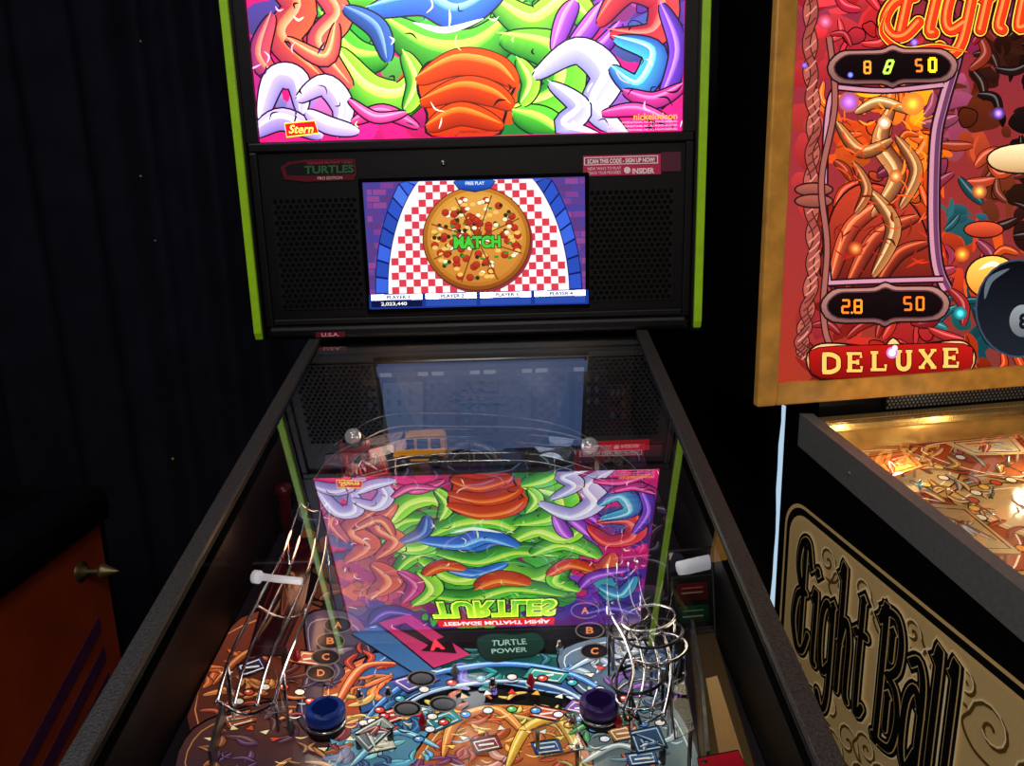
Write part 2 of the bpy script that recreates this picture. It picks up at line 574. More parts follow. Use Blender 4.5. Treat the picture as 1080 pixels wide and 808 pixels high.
def curtain(x0, x1, label, seed, lean=0.0):
    rnd = random.Random(seed)
    root = thing('curtain', ((x0+x1)/2, 2.0, 0.01), 0, label, 'curtain')
    n = int((x1-x0)/0.012)
    g = G()
    ph = [rnd.uniform(0, 6) for _ in range(4)]
    zs = [0.01+2.6*i/40 for i in range(41)]
    def yy(x, z):
        s = 0.75+0.25*math.sin(z*1.3+x*3)
        e = min(1.0, max(0.0, min(x-x0, x1-x)/0.08))
        return 2.0+e*s*(0.04*math.sin(x*38+ph[0]+0.5*math.sin(z*1.1))+0.03*math.sin(x*19+ph[1])+0.012*math.sin(x*83+ph[2]))
    vs = []; fs = []
    for z in zs:
        for i in range(n+1):
            x = x0+(x1-x0)*i/n
            xl = x + max(0.0, 1-(x1-x)/0.1)*(lean*(0.6-z)+0.0022*math.sin(z*17)+0.0012*math.sin(z*41)) if lean else x
            vs.append((xl, yy(x, z), z))
    for j in range(len(zs)-1):
        for i in range(n):
            a = j*(n+1)+i
            fs.append((a, a+1, a+n+2, a+n+1))
    g.add(vs, fs, smooth=True)
    o = g.build('cloth', M_curtain, root, fix=False)
    md = o.modifiers.new('solid', 'SOLIDIFY')
    md.thickness = 0.004
    G().tube([(x0, 2.0, 2.63), (x1, 2.0, 2.63)], 0.012, 12).build('rod', M_steel, root)
    return root, yy
ps = hit(821, 545, V((0, 2.0, 0)), V((0, -1, 0)))
SLIT = ps.x
cl, yl = curtain(-2.5, SLIT-0.0085, 'long black curtain covering the wall behind the lime-trimmed machine, up to the slit of daylight', 3, lean=0.006)
cr, yr = curtain(SLIT+0.005, 2.5, 'black curtain behind the wood-framed machine, right of the slit of daylight', 4)
for px, py, c in ((133, 185, 'b08850'), (147, 256, 'a05a8a'), (172, 492, 'c88a30'), (128, 35, '8a7a60')):
    p = hit(px, py, V((0, 1.93, 0)), V((0, -1, 0)))
    p.y = yl(p.x, p.z)-0.004
    G().ball(p, 0.003, 5).build('sequin', mat('sequin '+c, c, 0.4, 0.3, emit=0.08), cl)  # coloured dots with a faint glow, for glints along the curtain seam

# ================================================================== MACHINE 1
BY = 1.2384
def zg(y): return 1.1823+0.2126*(y-BY)
def zp(y): return 0.937+0.114*(y-0.46)
PFN = V((0, -0.114, 1)).normalized()
def at_h(px, py, h):
    return hit(px, py, V((0, 0.46, 0.937+h)), V((0, -0.114, 1)))
m1 = thing('pinball_machine', (0, 0.85, 0), 0, 'black pinball machine in the middle with lime green backbox edges and a lit video screen', 'pinball machine')
HW = 0.2675
g = G()
for s in (-1, 1):
    xa, xb = s*0.250, s*HW
    prof = [(0.2, 0.48), (1.46, 0.48), (1.46, 1.165), (BY+0.01, 1.165), (0.2, zg(0.2)-0.012)]
    g.prism([(xa, y, z) for y, z in prof], (xb-xa, 0, 0))
g.box((-0.250, 0.2, 0.48), (0.250, 0.22, zg(0.2)-0.03))
g.box((-0.250, 1.44, 0.48), (0.250, 1.46, 1.165))
g.box((-0.250, 0.22, 0.48), (0.250, 1.44, 0.50))
g.build('cabinet', M_cab, m1)
for s in (-1, 1):
    for y in (0.235, 1.42):
        g = G()
        a = V((s*0.272, y, 0.75)); b = V((s*0.28, y+(0.03 if y > 1 else -0.03), 0.0))
        g.tube([a, b+V((0, 0, 0.04))], 0.02, 6)
        g.lathe([(0.012, 0.04), (0.012, 0.02), (0.03, 0.015), (0.03, 0)], b, n=16)
        g.build('leg', M_black, m1)
for s in (-1, 1):
    g = G()
    prof = [(0.2525, 0.000), (0.2525, 0.0055), (0.2535, 0.0065), (0.2695, 0.0065), (0.271, 0.005), (0.271, -0.03), (0.2685, -0.03), (0.2685, 0.000)]
    y0, y1 = 0.23, 1.225
    vs = [(s*x, y, zg(y)+z) for y in (y0, y1) for x, z in prof]
    n = len(prof)
    g.add(vs, [(i, (i+1) % n, n+(i+1) % n, n+i) for i in range(n)]+[tuple(range(n)), tuple(range(2*n-1, n-1, -1))])
    g.build('side_rail', M_rail, m1)
g = G()
g.box((-0.275, 0.185, zg(0.2)-0.03), (0.275, 0.24, zg(0.2)+0.012))
g.build('lockdown_bar', M_rail, m1, bevel=0.01)
g = G()
g.add([(-0.252, 0.235, zg(0.235)), (0.252, 0.235, zg(0.235)), (0.252, 1.236, zg(1.236)), (-0.252, 1.236, zg(1.236))], [(0, 1, 2, 3)])
g.build('playfield_glass', M_glass, m1, fix=False)

# backbox
bb = G()
for s in (-1, 1):
    xa, xb = sorted((s*0.340, s*0.355))
    bb.box((xa, BY-0.01, 1.183), (xb, 1.45, 2.03))
bb.box((-0.34, 1.43, 1.19), (0.34, 1.45, 2.03))
bb.box((-0.34, BY+0.01, 2.01), (0.34, 1.43, 2.03))
bb.box((-0.34, BY+0.004, 1.183), (0.34, 1.43, 1.20))
bb.box((-0.24, BY+0.03, 1.16), (0.24, 1.43, 1.185))
BBX = bb.build('backbox', M_black, m1)
G().box((-0.335, BY-0.012, 1.186), (0.335, BY+0.02, 1.206)).build('bottom_lip', M_black, BBX, bevel=0.006)
for s in (-1, 1):
    xa, xb = sorted((s*0.344, s*0.3565))
    poly = [(BY-0.010, 2.035), (BY-0.016, 2.03), (BY-0.016, 1.198), (BY-0.010, 1.186), (BY-0.004, 1.186), (BY-0.004, 2.035)]
    G().prism([(xa, y, z) for y, z in poly], (xb-xa, 0, 0)).build('edge_trim', M_green, BBX, bevel=0.002, label='lime green edge trim')
# translite
ZT0, ZT1 = 1.489, 1.967
G().box((-0.340, BY-0.006, ZT0-0.016), (0.340, BY+0.012, ZT0-0.001)).build('divider_bar', M_black, BBX, bevel=0.003)
G().box((-0.340, BY-0.006, ZT1+0.001), (0.340, BY+0.012, 2.01)).build('top_bezel', M_black, BBX, bevel=0.003)
for s in (-1, 1):
    xa, xb = sorted((s*0.3215, s*0.340))
    G().box((xa, BY-0.006, ZT0-0.001), (xb, BY+0.012, ZT1+0.001)).build('side_bezel', M_black, BBX)
K = '180818'
T = Art((0, BY, 0), (0, -1, 0), eps=2.5e-6)
T.add([(-0.321, BY+0.003, ZT0), (0.321, BY+0.003, ZT0), (0.321, BY+0.003, ZT1), (-0.321, BY+0.003, ZT1)], [(0, 1, 2, 3)], lin('d01868'))
W = ((-0.321, BY, ZT0), (0.321, BY, ZT0), (0.321, BY, ZT1), (-0.321, BY, ZT1))
T.rect3(W, [lin('e0186a'), lin('e81c78'), lin('50207c'), lin('6a1a5c')])
T.clip = (V((0, BY, 0)), V((1, 0, 0)), V((0, 0, 1)), -0.3205, 0.3205, ZT0+0.0005, ZT1-0.0005)
PINK, MAG = 'f02080', 'd0186c'
AN = [
 (272, 10, '4a3a86'), (276, 60, '5a2a80'), (268, 110, 'b02a78'), (300, 5, 'd8543c'), (322, 20, 'c03a50'), (345, 5, 'c04a78'), (330, 55, 'b02a50'), (300, 60, 'a02a68'), (362, 50, 'd82a80'), (352, 78, 'e03088'),
 (290, 100, 'a080d0'), (335, 98, 'b080d0'), (352, 118, 'c060b0'), (285, 132, '8a6ab8'), (372, 120, PINK), (392, 132, 'f85aa0'), (420, 128, PINK), (440, 135, 'c81868'), (370, 90, 'c01a70'), (400, 140, 'e8206c'),
 (365, 20, '30a838'), (390, 10, '58c848'), (380, 45, '2c9838'), (398, 70, '50b840'), (415, 92, '40a038'), (395, 100, 'd02078'), (430, 75, '60c040'),
 (440, 40, '48b83c'), (500, 48, '40a03c'), (470, 52, '3ca838'), (525, 30, '60c048'), (545, 55, '34a038'), (565, 25, '3ca840'), (590, 15, '60c840'), (570, 80, '2c8c34'), (600, 45, '3c9a50'), (560, 110, '2c8434'), (575, 135, '48a83c'), (545, 128, '1c702c'), (615, 75, '7a3ab0'),
 (435, 5, '2c6ad0'), (465, 8, '3a78d8'), (495, 2, '3a78d8'), (478, 28, '60b0a0'), (400, 38, '3a5ca8'),
 (455, 85, 'e84a10'), (520, 82, 'e84a10'), (490, 120, 'd83c10'),
 (600, 25, '8a40c0'), (622, 30, 'b050d0'), (608, 60, '6a30b8'), (638, 95, 'b02a98'), (622, 120, 'd02080'), (605, 135, 'c03090'), (640, 135, PINK), (660, 125, 'f83088'), (690, 125, PINK), (710, 110, 'e82080'), (680, 138, 'd8186c'), (650, 110, '8858b8'), (712, 138, MAG),
 (655, 10, '7a2a70'), (700, 10, '5a2a90'), (712, 40, '4a2a98'), (672, 60, '4a5ab0'), (662, 85, '3a68b8'), (690, 75, '6a3ab8'), (705, 85, 'b02a98'), (645, 50, '7a3ab0'), (632, 12, 'a050d0'),
 (285, -40, 'c84a50'), (300, -100, 'd85a38'), (330, -60, 'b83a50'), (275, -160, '4a2a86'), (310, -180, '6a2a90'), (340, -130, 'c83a58'), (320, -220, '3a2a80'), (360, -90, 'd03a70'), (370, -20, '40b040'),
 (400, -50, '48b040'), (430, -90, '60c840'), (460, -50, '50c840'), (500, -80, '48b040'), (540, -60, '48b83c'), (570, -100, '60c844'), (600, -60, '50c040'), (420, -130, '48b83c'), (480, -130, '60c848'), (530, -140, '58c844'), (590, -140, '38a038'), (380, -140, '40a040'),
 (630, -30, 'e87038'), (650, -70, 'd02a78'), (625, -110, '9040c8'), (690, -40, 'e02078'), (700, -100, '4a2a98'), (665, -130, '38a0b8'), (720, -60, 'b82080'), (690, -170, '3a2a90'), (640, -170, '6a3ab0'), (720, -200, '30207c'), (610, -190, '50309c'), (660, -210, '5a2a90')]
BOX = (262, 730, -238, 145)
T.mosaic(420, BOX, AN, 14, 26, line=None, power=5, jit=0.15, pst=0.1)
T.mosaic(110, BOX, AN, 6, 14, line=K, pline=0.5, power=5, jit=0.35, pst=0.2)
GRN = [('f8ff80', '7ce838', '127428'), ('f0ff68', '60d438', '0c6022'), ('ffff98', 'a8f440', '18842c')]
rg = random.Random(9)
for pts, w in (
 ([(345, -62), (372, -28), (410, -12), (440, -30)], 26), ([(392, -38), (436, -84), (498, -62), (556, -92), (604, -52)], 40), ([(378, -118), (446, -142), (520, -116), (592, -140)], 36), ([(420, -20), (470, -42), (530, -22), (585, -34)], 30), ([(556, -30), (600, -8), (645, -42)], 28), ([(620, -130), (588, -104), (600, -70)], 26), ([(360, -150), (392, -112), (380, -70)], 26),
 ([(350, 40), (362, 4), (398, 2), (412, 40)], 30), ([(344, 22), (372, 58), (404, 62)], 26), ([(360, 58), (388, 96), (426, 104), (446, 74)], 30),
 ([(410, 26), (456, 54), (508, 52), (552, 12)], 38), ([(522, 0), (562, 26), (600, 6), (622, 24)], 30), ([(536, 44), (586, 56), (590, 100), (548, 118)], 34), ([(546, 122), (574, 130), (600, 150)], 24), ([(428, 60), (440, 88), (430, 114)], 16), ([(548, 66), (560, 88), (552, 108)], 14)):
    hi, mid, lo = rg.choice(GRN)
    T.ribbon(pts, w, hi, mid, lo, '0a2a10')
# salmon, lilac, violet, white, coral and teal licks
for pts, w, cs in (
 ([(280, -26), (316, 6), (300, 42), (336, 80)], 28, ('ffb080', 'e05a38', '9c2a44')), ([(326, -20), (358, 14), (338, 48), (366, 86)], 22, ('ffc090', 'e86a44', 'b03450')), ([(286, 22), (274, 60), (294, 84)], 16, ('ffa080', 'd04a50', '802a60')), ([(308, 44), (344, 62), (354, 30)], 12, ('ffd0a0', 'f08050', 'b03a48')),
 ([(278, 122), (290, 84), (314, 86), (318, 116)], 20, ('ffffff', 'd4c8f0', '8a76c0')), ([(318, 104), (342, 90), (362, 114), (356, 140)], 18, ('ffffff', 'dcd0f4', '9a80c8')), ([(272, 140), (298, 126), (334, 142)], 17, ('f8f0ff', 'c0b0e4', '7a60b0')), ([(326, 120), (346, 132), (374, 138)], 13, ('ffffff', 'd8ccf4', '9a80c8')),
 ([(586, 50), (596, 20), (606, 4)], 14, ('f8b0ff', 'c868e8', '7a28a8')), ([(600, 54), (620, 30), (634, 8)], 14, ('f8b0ff', 'c060e8', '6a20a0')), ([(612, 62), (636, 48), (652, 28)], 12, ('f0a0ff', 'a850d8', '5a1c90')), ([(570, 78), (608, 54), (640, 80), (628, 114), (656, 140)], 25, ('ffffff', 'd8d4f4', '8c88c4')), ([(584, 92), (612, 114), (596, 134), (628, 144)], 18, ('ffffff', 'cac6ec', '807cb8')),
 ([(636, 22), (662, -10), (698, 0), (690, 36), (650, 36)], 24, ('ff9080', 'e83c40', '981838')), ([(654, 44), (690, 56), (674, 92), (648, 74)], 20, ('c8f8ff', '48b4d0', '2c4ca8')), ([(700, 12), (716, 56), (698, 106)], 15, ('c890ff', '7a44c8', '3c2088')), ([(662, 98), (690, 106), (718, 92)], 12, ('ff90c8', 'e03890', '90206c')), ([(640, 120), (672, 116), (704, 128)], 10, ('ff90c8', 'f04898', 'b01870')),
 ([(296, -120), (330, -84), (316, -44)], 30, ('ffb080', 'e05a38', '9c2a44')), ([(344, -140), (368, -100), (352, -66)], 20, ('ff90c0', 'd03a80', '802a70')), ([(620, -60), (656, -84), (668, -46)], 26, ('ffb070', 'e86838', 'a8303c')), ([(660, -128), (690, -150), (706, -110)], 20, ('b0f0ff', '40a4c0', '24509c')), ([(628, -124), (646, -96), (690, -84)], 18, ('e0a0ff', '9848d0', '5a2090')), ([(280, -200), (310, -170), (345, -180)], 22, ('a088e8', '5a3ca8', '2c1c70')), ([(640, -200), (680, -186), (716, -206)], 22, ('a090f0', '503cb0', '28206c')), ([(376, 128), (404, 118), (436, 132)], 11, ('ff90c8', 'f05098', 'b01868')), ([(372, 108), (396, 124), (424, 120)], 8, ('ffb0d8', 'f868a8', 'b82070'))):
    T.ribbon(pts, w, cs[0], cs[1], cs[2], K)
# blue and white sweep
T.ribbon([(396, 12), (446, 0), (486, 14), (526, -8)], 26, 'b0e4ff', '3a88e4', '1c4cb0', K)
T.ribbon([(368, 12), (398, 30), (408, 60)], 16, '90b8f0', '3a68b8', '203c80', K)
T.stroke([(436, 24), (470, 32), (510, 20)], 7, 'f0fff0', taper=True)
T.ribbon([(426, -62), (466, -76), (506, -56)], 19, 'b0e4ff', '3a88e4', '1c4cb0', K)
# orange splash in the middle, licks of paint
T.blob([(442, 92), (452, 68), (490, 62), (530, 66), (543, 84), (535, 106), (530, 126), (520, 143), (456, 143), (452, 120)], 'e04c0c', 'b82808', K, 3)
for pts, w, cs in (([(446, 84), (482, 66), (524, 72), (542, 88)], 22, ('ffa848', 'e04a0c', 'b02c08')), ([(450, 108), (486, 94), (520, 100), (538, 112)], 20, ('ff9838', 'd8420c', 'a02408')), ([(456, 134), (486, 120), (524, 132)], 18, ('ff9030', 'd03e0c', '901c08'))):
    T.ribbon(pts, w, cs[0], cs[1], cs[2], '5a1408', lw=3)
for pts, w in (([(466, -112), (500, -92), (540, -106)], 30), ([(388, -72), (414, -52), (444, -62)], 20), ([(578, -86), (606, -62), (638, -78)], 20)):
    T.ribbon(pts, w, 'ffb050', 'e85818', 'b02810', K)
rt = random.Random(3)
for i in range(150):
    x, y = rt.uniform(262, 728), rt.uniform(-235, 142)
    l = rt.uniform(6, 20); a = rt.uniform(-PI, PI); bnd = rt.uniform(-5, 5)
    T.stroke([(x, y), (x+l*0.5*math.cos(a)-bnd*math.sin(a), y+l*0.5*math.sin(a)+bnd*math.cos(a)), (x+l*math.cos(a), y+l*math.sin(a))], rt.uniform(1.2, 2.6), rt.choice([K, K, '0a2a10' if 360 < x < 610 else '30104a', 'fff0d0', 'e8ff90' if 360 < x < 620 else 'ffb0d8']), taper=True)
# logo, top
T.text('TURTLES', [(380, -148), (590, -154), (586, -208), (382, -202)], boost('e8ff50', 1.4), 0.07, '0a2a0a', 0.05)
T.text('TURTLES', [(384, -152), (586, -158), (582, -204), (386, -198)], boost('38c818', 1.1), 0.03, col2=boost('d0ff30', 1.3))
T.poly([(386, -206), (584, -212), (582, -234), (388, -228)], boost('e0101c', 1.5))
T.text('TEENAGE MUTANT NINJA', [(394, -209), (576, -214.5), (575, -230), (395, -224.5)], boost('ffe8e8', 1.6), 0.04)
# maker mark and small print
T.blob([(301, 131), (332, 128), (336, 140), (303, 144)], 'd81020', None, 'ffd83a', 1.5, smooth=False)
T.text('Stern', q4(305, 331, 132, 141), 'ffe860', 0.02, shear=0.2)
T.text('nickelodeon', q4(668, 714, 120, 127), 'ff9a20', 0.02)
for i in range(3):
    T.text('(c) VIACOM INTERNATIONAL INC. ALL RIGHTS RESERVED', q4(640, 714, 129+i*4, 131.6+i*4), 'ffb0d0')
T.text('STERNPINBALL.COM', q4(484, 515, 138, 141), '301018')
T.build('translite', A_trans, BBX, fix=False, label='backlit magenta and green printed panel')

# speaker panel
SPZ0, SPZ1 = 1.204, 1.474
SP = G().box((-0.340, BY, SPZ0), (0.340, BY+0.015, SPZ1)).build('speaker_panel', M_black, m1)
for s in (-1, 1):
    xa, xb = sorted((s*0.3265, s*0.340))
    G().box((xa, BY-0.006, SPZ0), (xb, BY, SPZ1)).build('panel_frame', M_black, SP, bevel=0.003)
G().box((-0.3265, BY-0.005, 1.207), (0.3265, BY, 1.217)).build('panel_frame', M_grille, SP, bevel=0.002)
def grille(x0, x1, z0, z1):
    g = G()
    g.box((x0, BY-0.0025, z0), (x1, BY, z1))
    o = g.build('speaker_grille', M_grille, SP)
    h = G()
    st = 0.0094
    rr = 0
    z = z0+st*0.6
    while z < z1-st*0.4:
        x = x0+st*0.6+(st/2 if rr % 2 else 0)
        while x < x1-st*0.5:
            h.add([(x+0.0039*math.cos(k*PI/3+PI/6), BY-0.0028, z+0.0039*math.sin(k*PI/3+PI/6)) for k in range(6)], [tuple(range(6))])
            x += st
        z += st*0.866
        rr += 1
    h.build('perforation', M_hole, o, fix=False)
grille(-0.312, -0.178, 1.232, 1.405)
grille(0.178, 0.312, 1.232, 1.405)
G().lathe([(0.004, 0), (0.004, 0.003), (0.001, 0.004)], (-0.044, BY, 1.452), (0, -1, 0)).build('lock_screw', M_steel, SP)
# screen
L = Art((0, BY-0.003, 0), (0, -1, 0))
corners = [(384.5, 192), (615.5, 187), (618.5, 320), (389.5, 326)]
c3 = [L.px(p) for p in corners]
xa = (c3[0].x+c3[3].x)/2; xb = (c3[1].x+c3[2].x)/2
za = (c3[2].z+c3[3].z)/2; zb = (c3[0].z+c3[1].z)/2
LY = BY-0.003
g = G()
for a, b in (((xa-0.006, zb), (xb+0.006, zb+0.006)), ((xa-0.006, za-0.006), (xb+0.006, za)), ((xa-0.006, za), (xa, zb)), ((xb, za), (xb+0.006, zb))):
    g.box((a[0], BY-0.006, a[1]), (b[0], BY, b[1]))
g.build('screen_bezel', M_blackgloss, SP)
L.rect3([(xa, LY, za), (xb, LY, za), (xb, LY, zb), (xa, LY, zb)], '46408e')
def lp(x, y):
    # picture units 0..231 x 0..133 from top-left
    return (386+x+y*0.03, 192.2+y-x*0.0235)
def lr(x0, y0, x1, y1, c):
    L.poly([lp(x0, y0), lp(x1, y0), lp(x1, y1), lp(x0, y1)], c)
for r in range(17):
    y = 1+r*7
    for k in range(-1, 17):
        x = k*15+(7 if r % 2 else 0)
        a, b = max(x, 0.5), min(x+13.6, 230.5)
        if b > a:
            lr(a, y, b, y+5.8, random.choice(['5a3a86', '7a3c8a', '8a4488', '5a3878', '4c3a90']))
# arch stones
CX, CYY = 115.5, 118
RXO, RYO, RXI, RYI = 108, 172, 95, 152
def arc(rx, ry, a):
    return (CX+rx*math.cos(a), CYY-ry*math.sin(a))
def cl_(p):
    return (min(max(p[0], 1), 230), max(p[1], 0.6))
L.poly([lp(*cl_(arc(RXO+1, RYO+1, PI*i/60))) for i in range(61)], '101a60')
N = 30
for i in range(N):
    a0 = PI*(i+0.06)/N; a1 = PI*(i+0.94)/N
    pp = [arc(RXO, RYO, a0), arc(RXO, RYO, a1), arc(RXI+1, RYI+1, a1), arc(RXI+1, RYI+1, a0)]
    if max(p[1] for p in pp) < 1.5:
        continue
    L.poly([lp(*cl_(p)) for p in pp], random.choice(['2c50c0', '3a62d8', '284ab0', '4a74e0']))
L.poly([lp(*cl_(arc(RXI, RYI, PI*i/60))) for i in range(61)], 'fff4f2')
def inarch(x, y):
    return ((x-CX)/(RXI-0.3))**2+((CYY-y)/(RYI-0.5))**2 < 1
sq = 7.6
for r in range(16):
    for k in range(26):
        if (r+k) % 2: continue
        x0, y0 = 17+k*sq, r*sq-3
        x1, y1 = x0+sq, min(y0+sq, 118)
        y0 = max(y0, 0.7)
        if y1 <= y0+1: continue
        if all(inarch(x, y) for x, y in ((x0, y0), (x1, y0), (x1, y1), (x0, y1))):
            lr(x0, y0, x1, y1, 'd83a4c')
def le(cx, cy, rx, ry, col, col2=None, line=None, lw=1, n=30):
    def e(a, b): return [lp(cx+a*math.cos(2*PI*i/n), cy+b*math.sin(2*PI*i/n)) for i in range(n)]
    if line: L.poly(e(rx+lw, ry+lw), line)
    L.poly(e(rx, ry), col, col2)
PX, PY = 115, 62
le(PX+2, PY+3, 57, 54.5, '8a3040', n=44)
le(PX, PY, 56, 54, 'c07828', '8a4a18', '5a2c10', 1, 44)
le(PX, PY, 52, 50, 'd89a3c', 'b87028', None, 1, 44)
le(PX, PY, 48, 46, 'e0a048', 'c88030', None, 1, 44)
rnd = random.Random(11)
for i in range(210):
    a = rnd.uniform(0, 2*PI); r = 45*math.sqrt(rnd.uniform(0, 1))
    x, y = PX+r*math.cos(a), PY+r*0.96*math.sin(a)
    t = rnd.random()
    if t < 0.26: le(x, y, 3.6, 3.4, 'c83a28', 'a02818', '7a2014', 0.6, 10)
    elif t < 0.5: le(x, y, 2.6, 2.0, 'fff4d0', None, 'a07040', 0.4, 9)
    elif t < 0.68: le(x, y, 2.1, 2.1, '3a2418', None, '806030', 0.4, 8)
    elif t < 0.78: le(x, y, 2.6, 1.5, '3a8a2c', None, None, 0.4, 8)
    else: le(x, y, 3.2, 2.2, 'f0c060', None, None, 0.4, 8)
for k in range(4):
    a = k*PI/4+0.35
    L.stroke([lp(PX-50*math.cos(a), PY-48*math.sin(a)), lp(PX+50*math.cos(a), PY+48*math.sin(a))], 1.3, '7a3c14', smooth=False)
L.blob([lp(93, 2), lp(98, 9), lp(115, 12.5), lp(131, 9), lp(136, 2), lp(132, 0.8), lp(97, 0.8)], '2a62c8', '163a90', '0a1c50', 1, smooth=False)
L.text('FREE PLAY', [lp(105, 5.5), lp(125, 5.5), lp(125, 2), lp(105, 2)], 'e8f4ff', 0.02)
L.text('MATCH', [lp(91, 72), lp(140, 72), lp(140, 59), lp(91, 59)], '48c83a', 0.05, '0c3c14', 0.06)
# score bar
lr(0.5, 118, 230.5, 133, '18348c')
for k in range(4):
    x = 3+57*k
    lr(x, 118.5, x+53, 124, boost('f4f6ff', 1.5))
    lr(x, 118.5, x+13, 124, boost('f4f6ff', 8))
    lr(x+42, 118.5, x+53, 124, boost('f4f6ff', 8))
    L.text('PLAYER %d' % (k+1), [lp(x+16, 123.2), lp(x+40, 123.2), lp(x+40, 119.4), lp(x+16, 119.4)], '101c50', 0.03)
    lr(x, 125, x+53, 131.5, '0a1440' if k == 0 else '2a4aa8')
L.text('2,023,440', [lp(13, 130.5), lp(40, 130.5), lp(40, 126.3), lp(13, 126.3)], 'ffffff', 0.02)
L.build('screen', A_lcd, SP, fix=False, label='lit video screen with a pizza on a checked cloth')
# badge and sticker
B = Art((0, BY-0.0012, 0), (0, -1, 0))
B.blob([(296, 176), (304, 171), (322, 168.5), (374, 167.5), (376, 183), (373, 189.5), (322, 191.5), (300, 189)], '5a141e', None, '1c0a0e', 0.8, smooth=False)
B.blob([(300, 177), (306, 173), (322, 171), (373, 169.5), (374, 183.5), (322, 185.5), (303, 185)], '161416', None, None, smooth=False)
B.text('TEENAGE MUTANT NINJA', q4(323, 372, 171, 174.2), 'a02c38', 0.02)
B.text('TURTLES', q4(321, 373, 175, 183.5), '36603a', 0.03, '0c100c', 0.03)
B.text('PRO EDITION', q4(335, 361, 186.6, 189.6), 'e0b8b8')
B.build('badge', A_print, SP, fix=False, label='small dark and red title badge')
B = Art((0, BY-0.0012, 0), (0, -1, 0))
B.poly(q4(615, 697, 164.5, 186), 'c83058')
B.poly(q4(616, 694, 166, 174.5), 'fff0f4')
B.poly(q4(617, 693, 166.9, 173.6), 'b82848')
B.text('SCAN THIS CODE - SIGN UP NOW!', q4(619.5, 690.5, 168, 172.8), 'ffffff', 0.03)
B.text('NEW WAYS TO PLAY', q4(620, 655, 176.5, 179.7), 'ffd8e0', 0.01)
B.text('TRACK YOUR PROGRESS', q4(620, 655, 181, 184.2), 'ffd8e0', 0.01)
B.ell(661.5, 179.5, 3.5, 3.5, 'ffe8ec')
B.text('INSIDER', q4(667, 690, 177.5, 183.5), 'fff0f4', 0.03)
B.poly(q4(697.5, 718, 160.5, 181), '5a2838')
B.build('sticker', A_stick, SP, fix=False, label='pink sticker with white lettering')

# interior : back panel, playfield
g = Art((0, 1.222, 0), (0, -1, 0))
g.add([(-0.249, 1.226, 0.9), (0.249, 1.226, 0.9), (0.249, 1.226, 1.172), (-0.249, 1.226, 1.172)], [(0, 1, 2, 3)], lin('05060a'))
g.rect3([(-0.249, 1.222, 0.95), (0.249, 1.222, 0.95), (0.249, 1.222, 1.172), (-0.249, 1.222, 1.172)], [lin('0a0c12'), lin('0a0c12'), lin('040507'), lin('040507')])
for x0, x1, y0, c in ((380, 402, 395, '1c242c'), (404, 446, 404, '56626a'), (450, 480, 398, '2a3a4c'), (486, 520, 410, '1c2a38'), (526, 560, 395, '283848'), (566, 600, 404, '1e2a3c'), (606, 640, 390, '241e2c'), (640, 665, 405, '301c28')):
    g.poly([(x0, y0), (x1, y0-1), (x1, 458), (x0, 458)], c)
    for i in range(3):
        for j in range(3):
            g.poly(q4(x0+4+i*(x1-x0-8)/3, x0+8+i*(x1-x0-8)/3, y0+6+j*12, y0+12+j*12), random.choice(['0a1018', '4a4024', '3a4858']))
g.build('back_panel', A_print, m1, fix=False)
G().box((-0.249, 1.226, 0.9), (0.249, 1.236, 1.165)).build('rear_board', M_black, m1)

P = Art((0, 0.46, 0.937), (0, -0.114, 1), eps=2.5e-6)
def pw(x, y): return V((x, y, zp(y)))
P.rect3([pw(-0.249, 0.3), pw(0.249, 0.3), pw(0.249, 1.222), pw(-0.249, 1.222)], '100c10')
P.clip = (V((0, 0.46, 0.937)), V((1, 0, 0)), V((0, 1, 0.114)).normalized(), -0.2485, 0.2485, -0.15, 0.76)
PU = [(350, 500, '2c2030'), (450, 520, '2c2036'), (560, 520, '1c2a44'), (660, 520, '361c30'), (330, 580, '5a301c'), (420, 590, '282236'), (520, 600, '1c3022'), (620, 590, '34263a'), (690, 600, '26262c')]
P.mosaic(110, (320, 710, 480, 645), PU, 8, 18, sq=0.6, line='0c0a10', pline=0.5, power=4, pst=0.15)
P.mosaic(90, (320, 710, 480, 645), PU, 8, 16, sq=0.5, line='0c0a10', power=4, kind='lick', jit=0.5)
SQ = 0.5
KK = '0c0a10'
# flat printed zones, lower half
def zone(pts, c1, c2, lw=2.2, inl=None, smooth=True):
    P.blob(pts, c1, c2, KK, lw, smooth=smooth, k=5)
    if inl:
        cx = sum(p[0] for p in pts)/len(pts); cy = sum(p[1] for p in pts)/len(pts)
        q = csmooth(pts, 5) if smooth else pts
        P.stroke([(cx+(x-cx)*0.9, cy+(y-cy)*0.86) for x, y in list(q)+[q[0]]], 1.3, inl, smooth=False)
zone([(205, 690), (290, 640), (345, 648), (335, 700), (300, 760), (210, 790)], '7c3824', '40201c', inl='d89060')
zone([(205, 770), (300, 740), (345, 760), (360, 830), (200, 830)], '5c3428', '302430', inl='b87848')
zone([(325, 650), (372, 650), (395, 690), (388, 740), (350, 780), (315, 760), (325, 700)], '504050', '302638', inl='9c8494')
zone([(345, 720), (400, 690), (440, 700), (420, 740), (380, 770), (350, 760)], 'd8683c', '8c3424', inl='ffb880')
zone([(395, 690), (470, 700), (530, 700), (600, 698), (680, 690), (690, 740), (600, 735), (520, 722), (440, 732), (390, 760), (380, 730)], '4470ac', '2c4a80', inl='9cc4ec')
zone([(440, 700), (490, 690), (560, 690), (610, 696), (590, 716), (510, 718)], '1c5854', '143c44', inl='4c8c80')
zone([(360, 770), (420, 745), (470, 755), (460, 800), (400, 830), (340, 830)], '6ca8bc', '34607c', inl='c8ecf4')
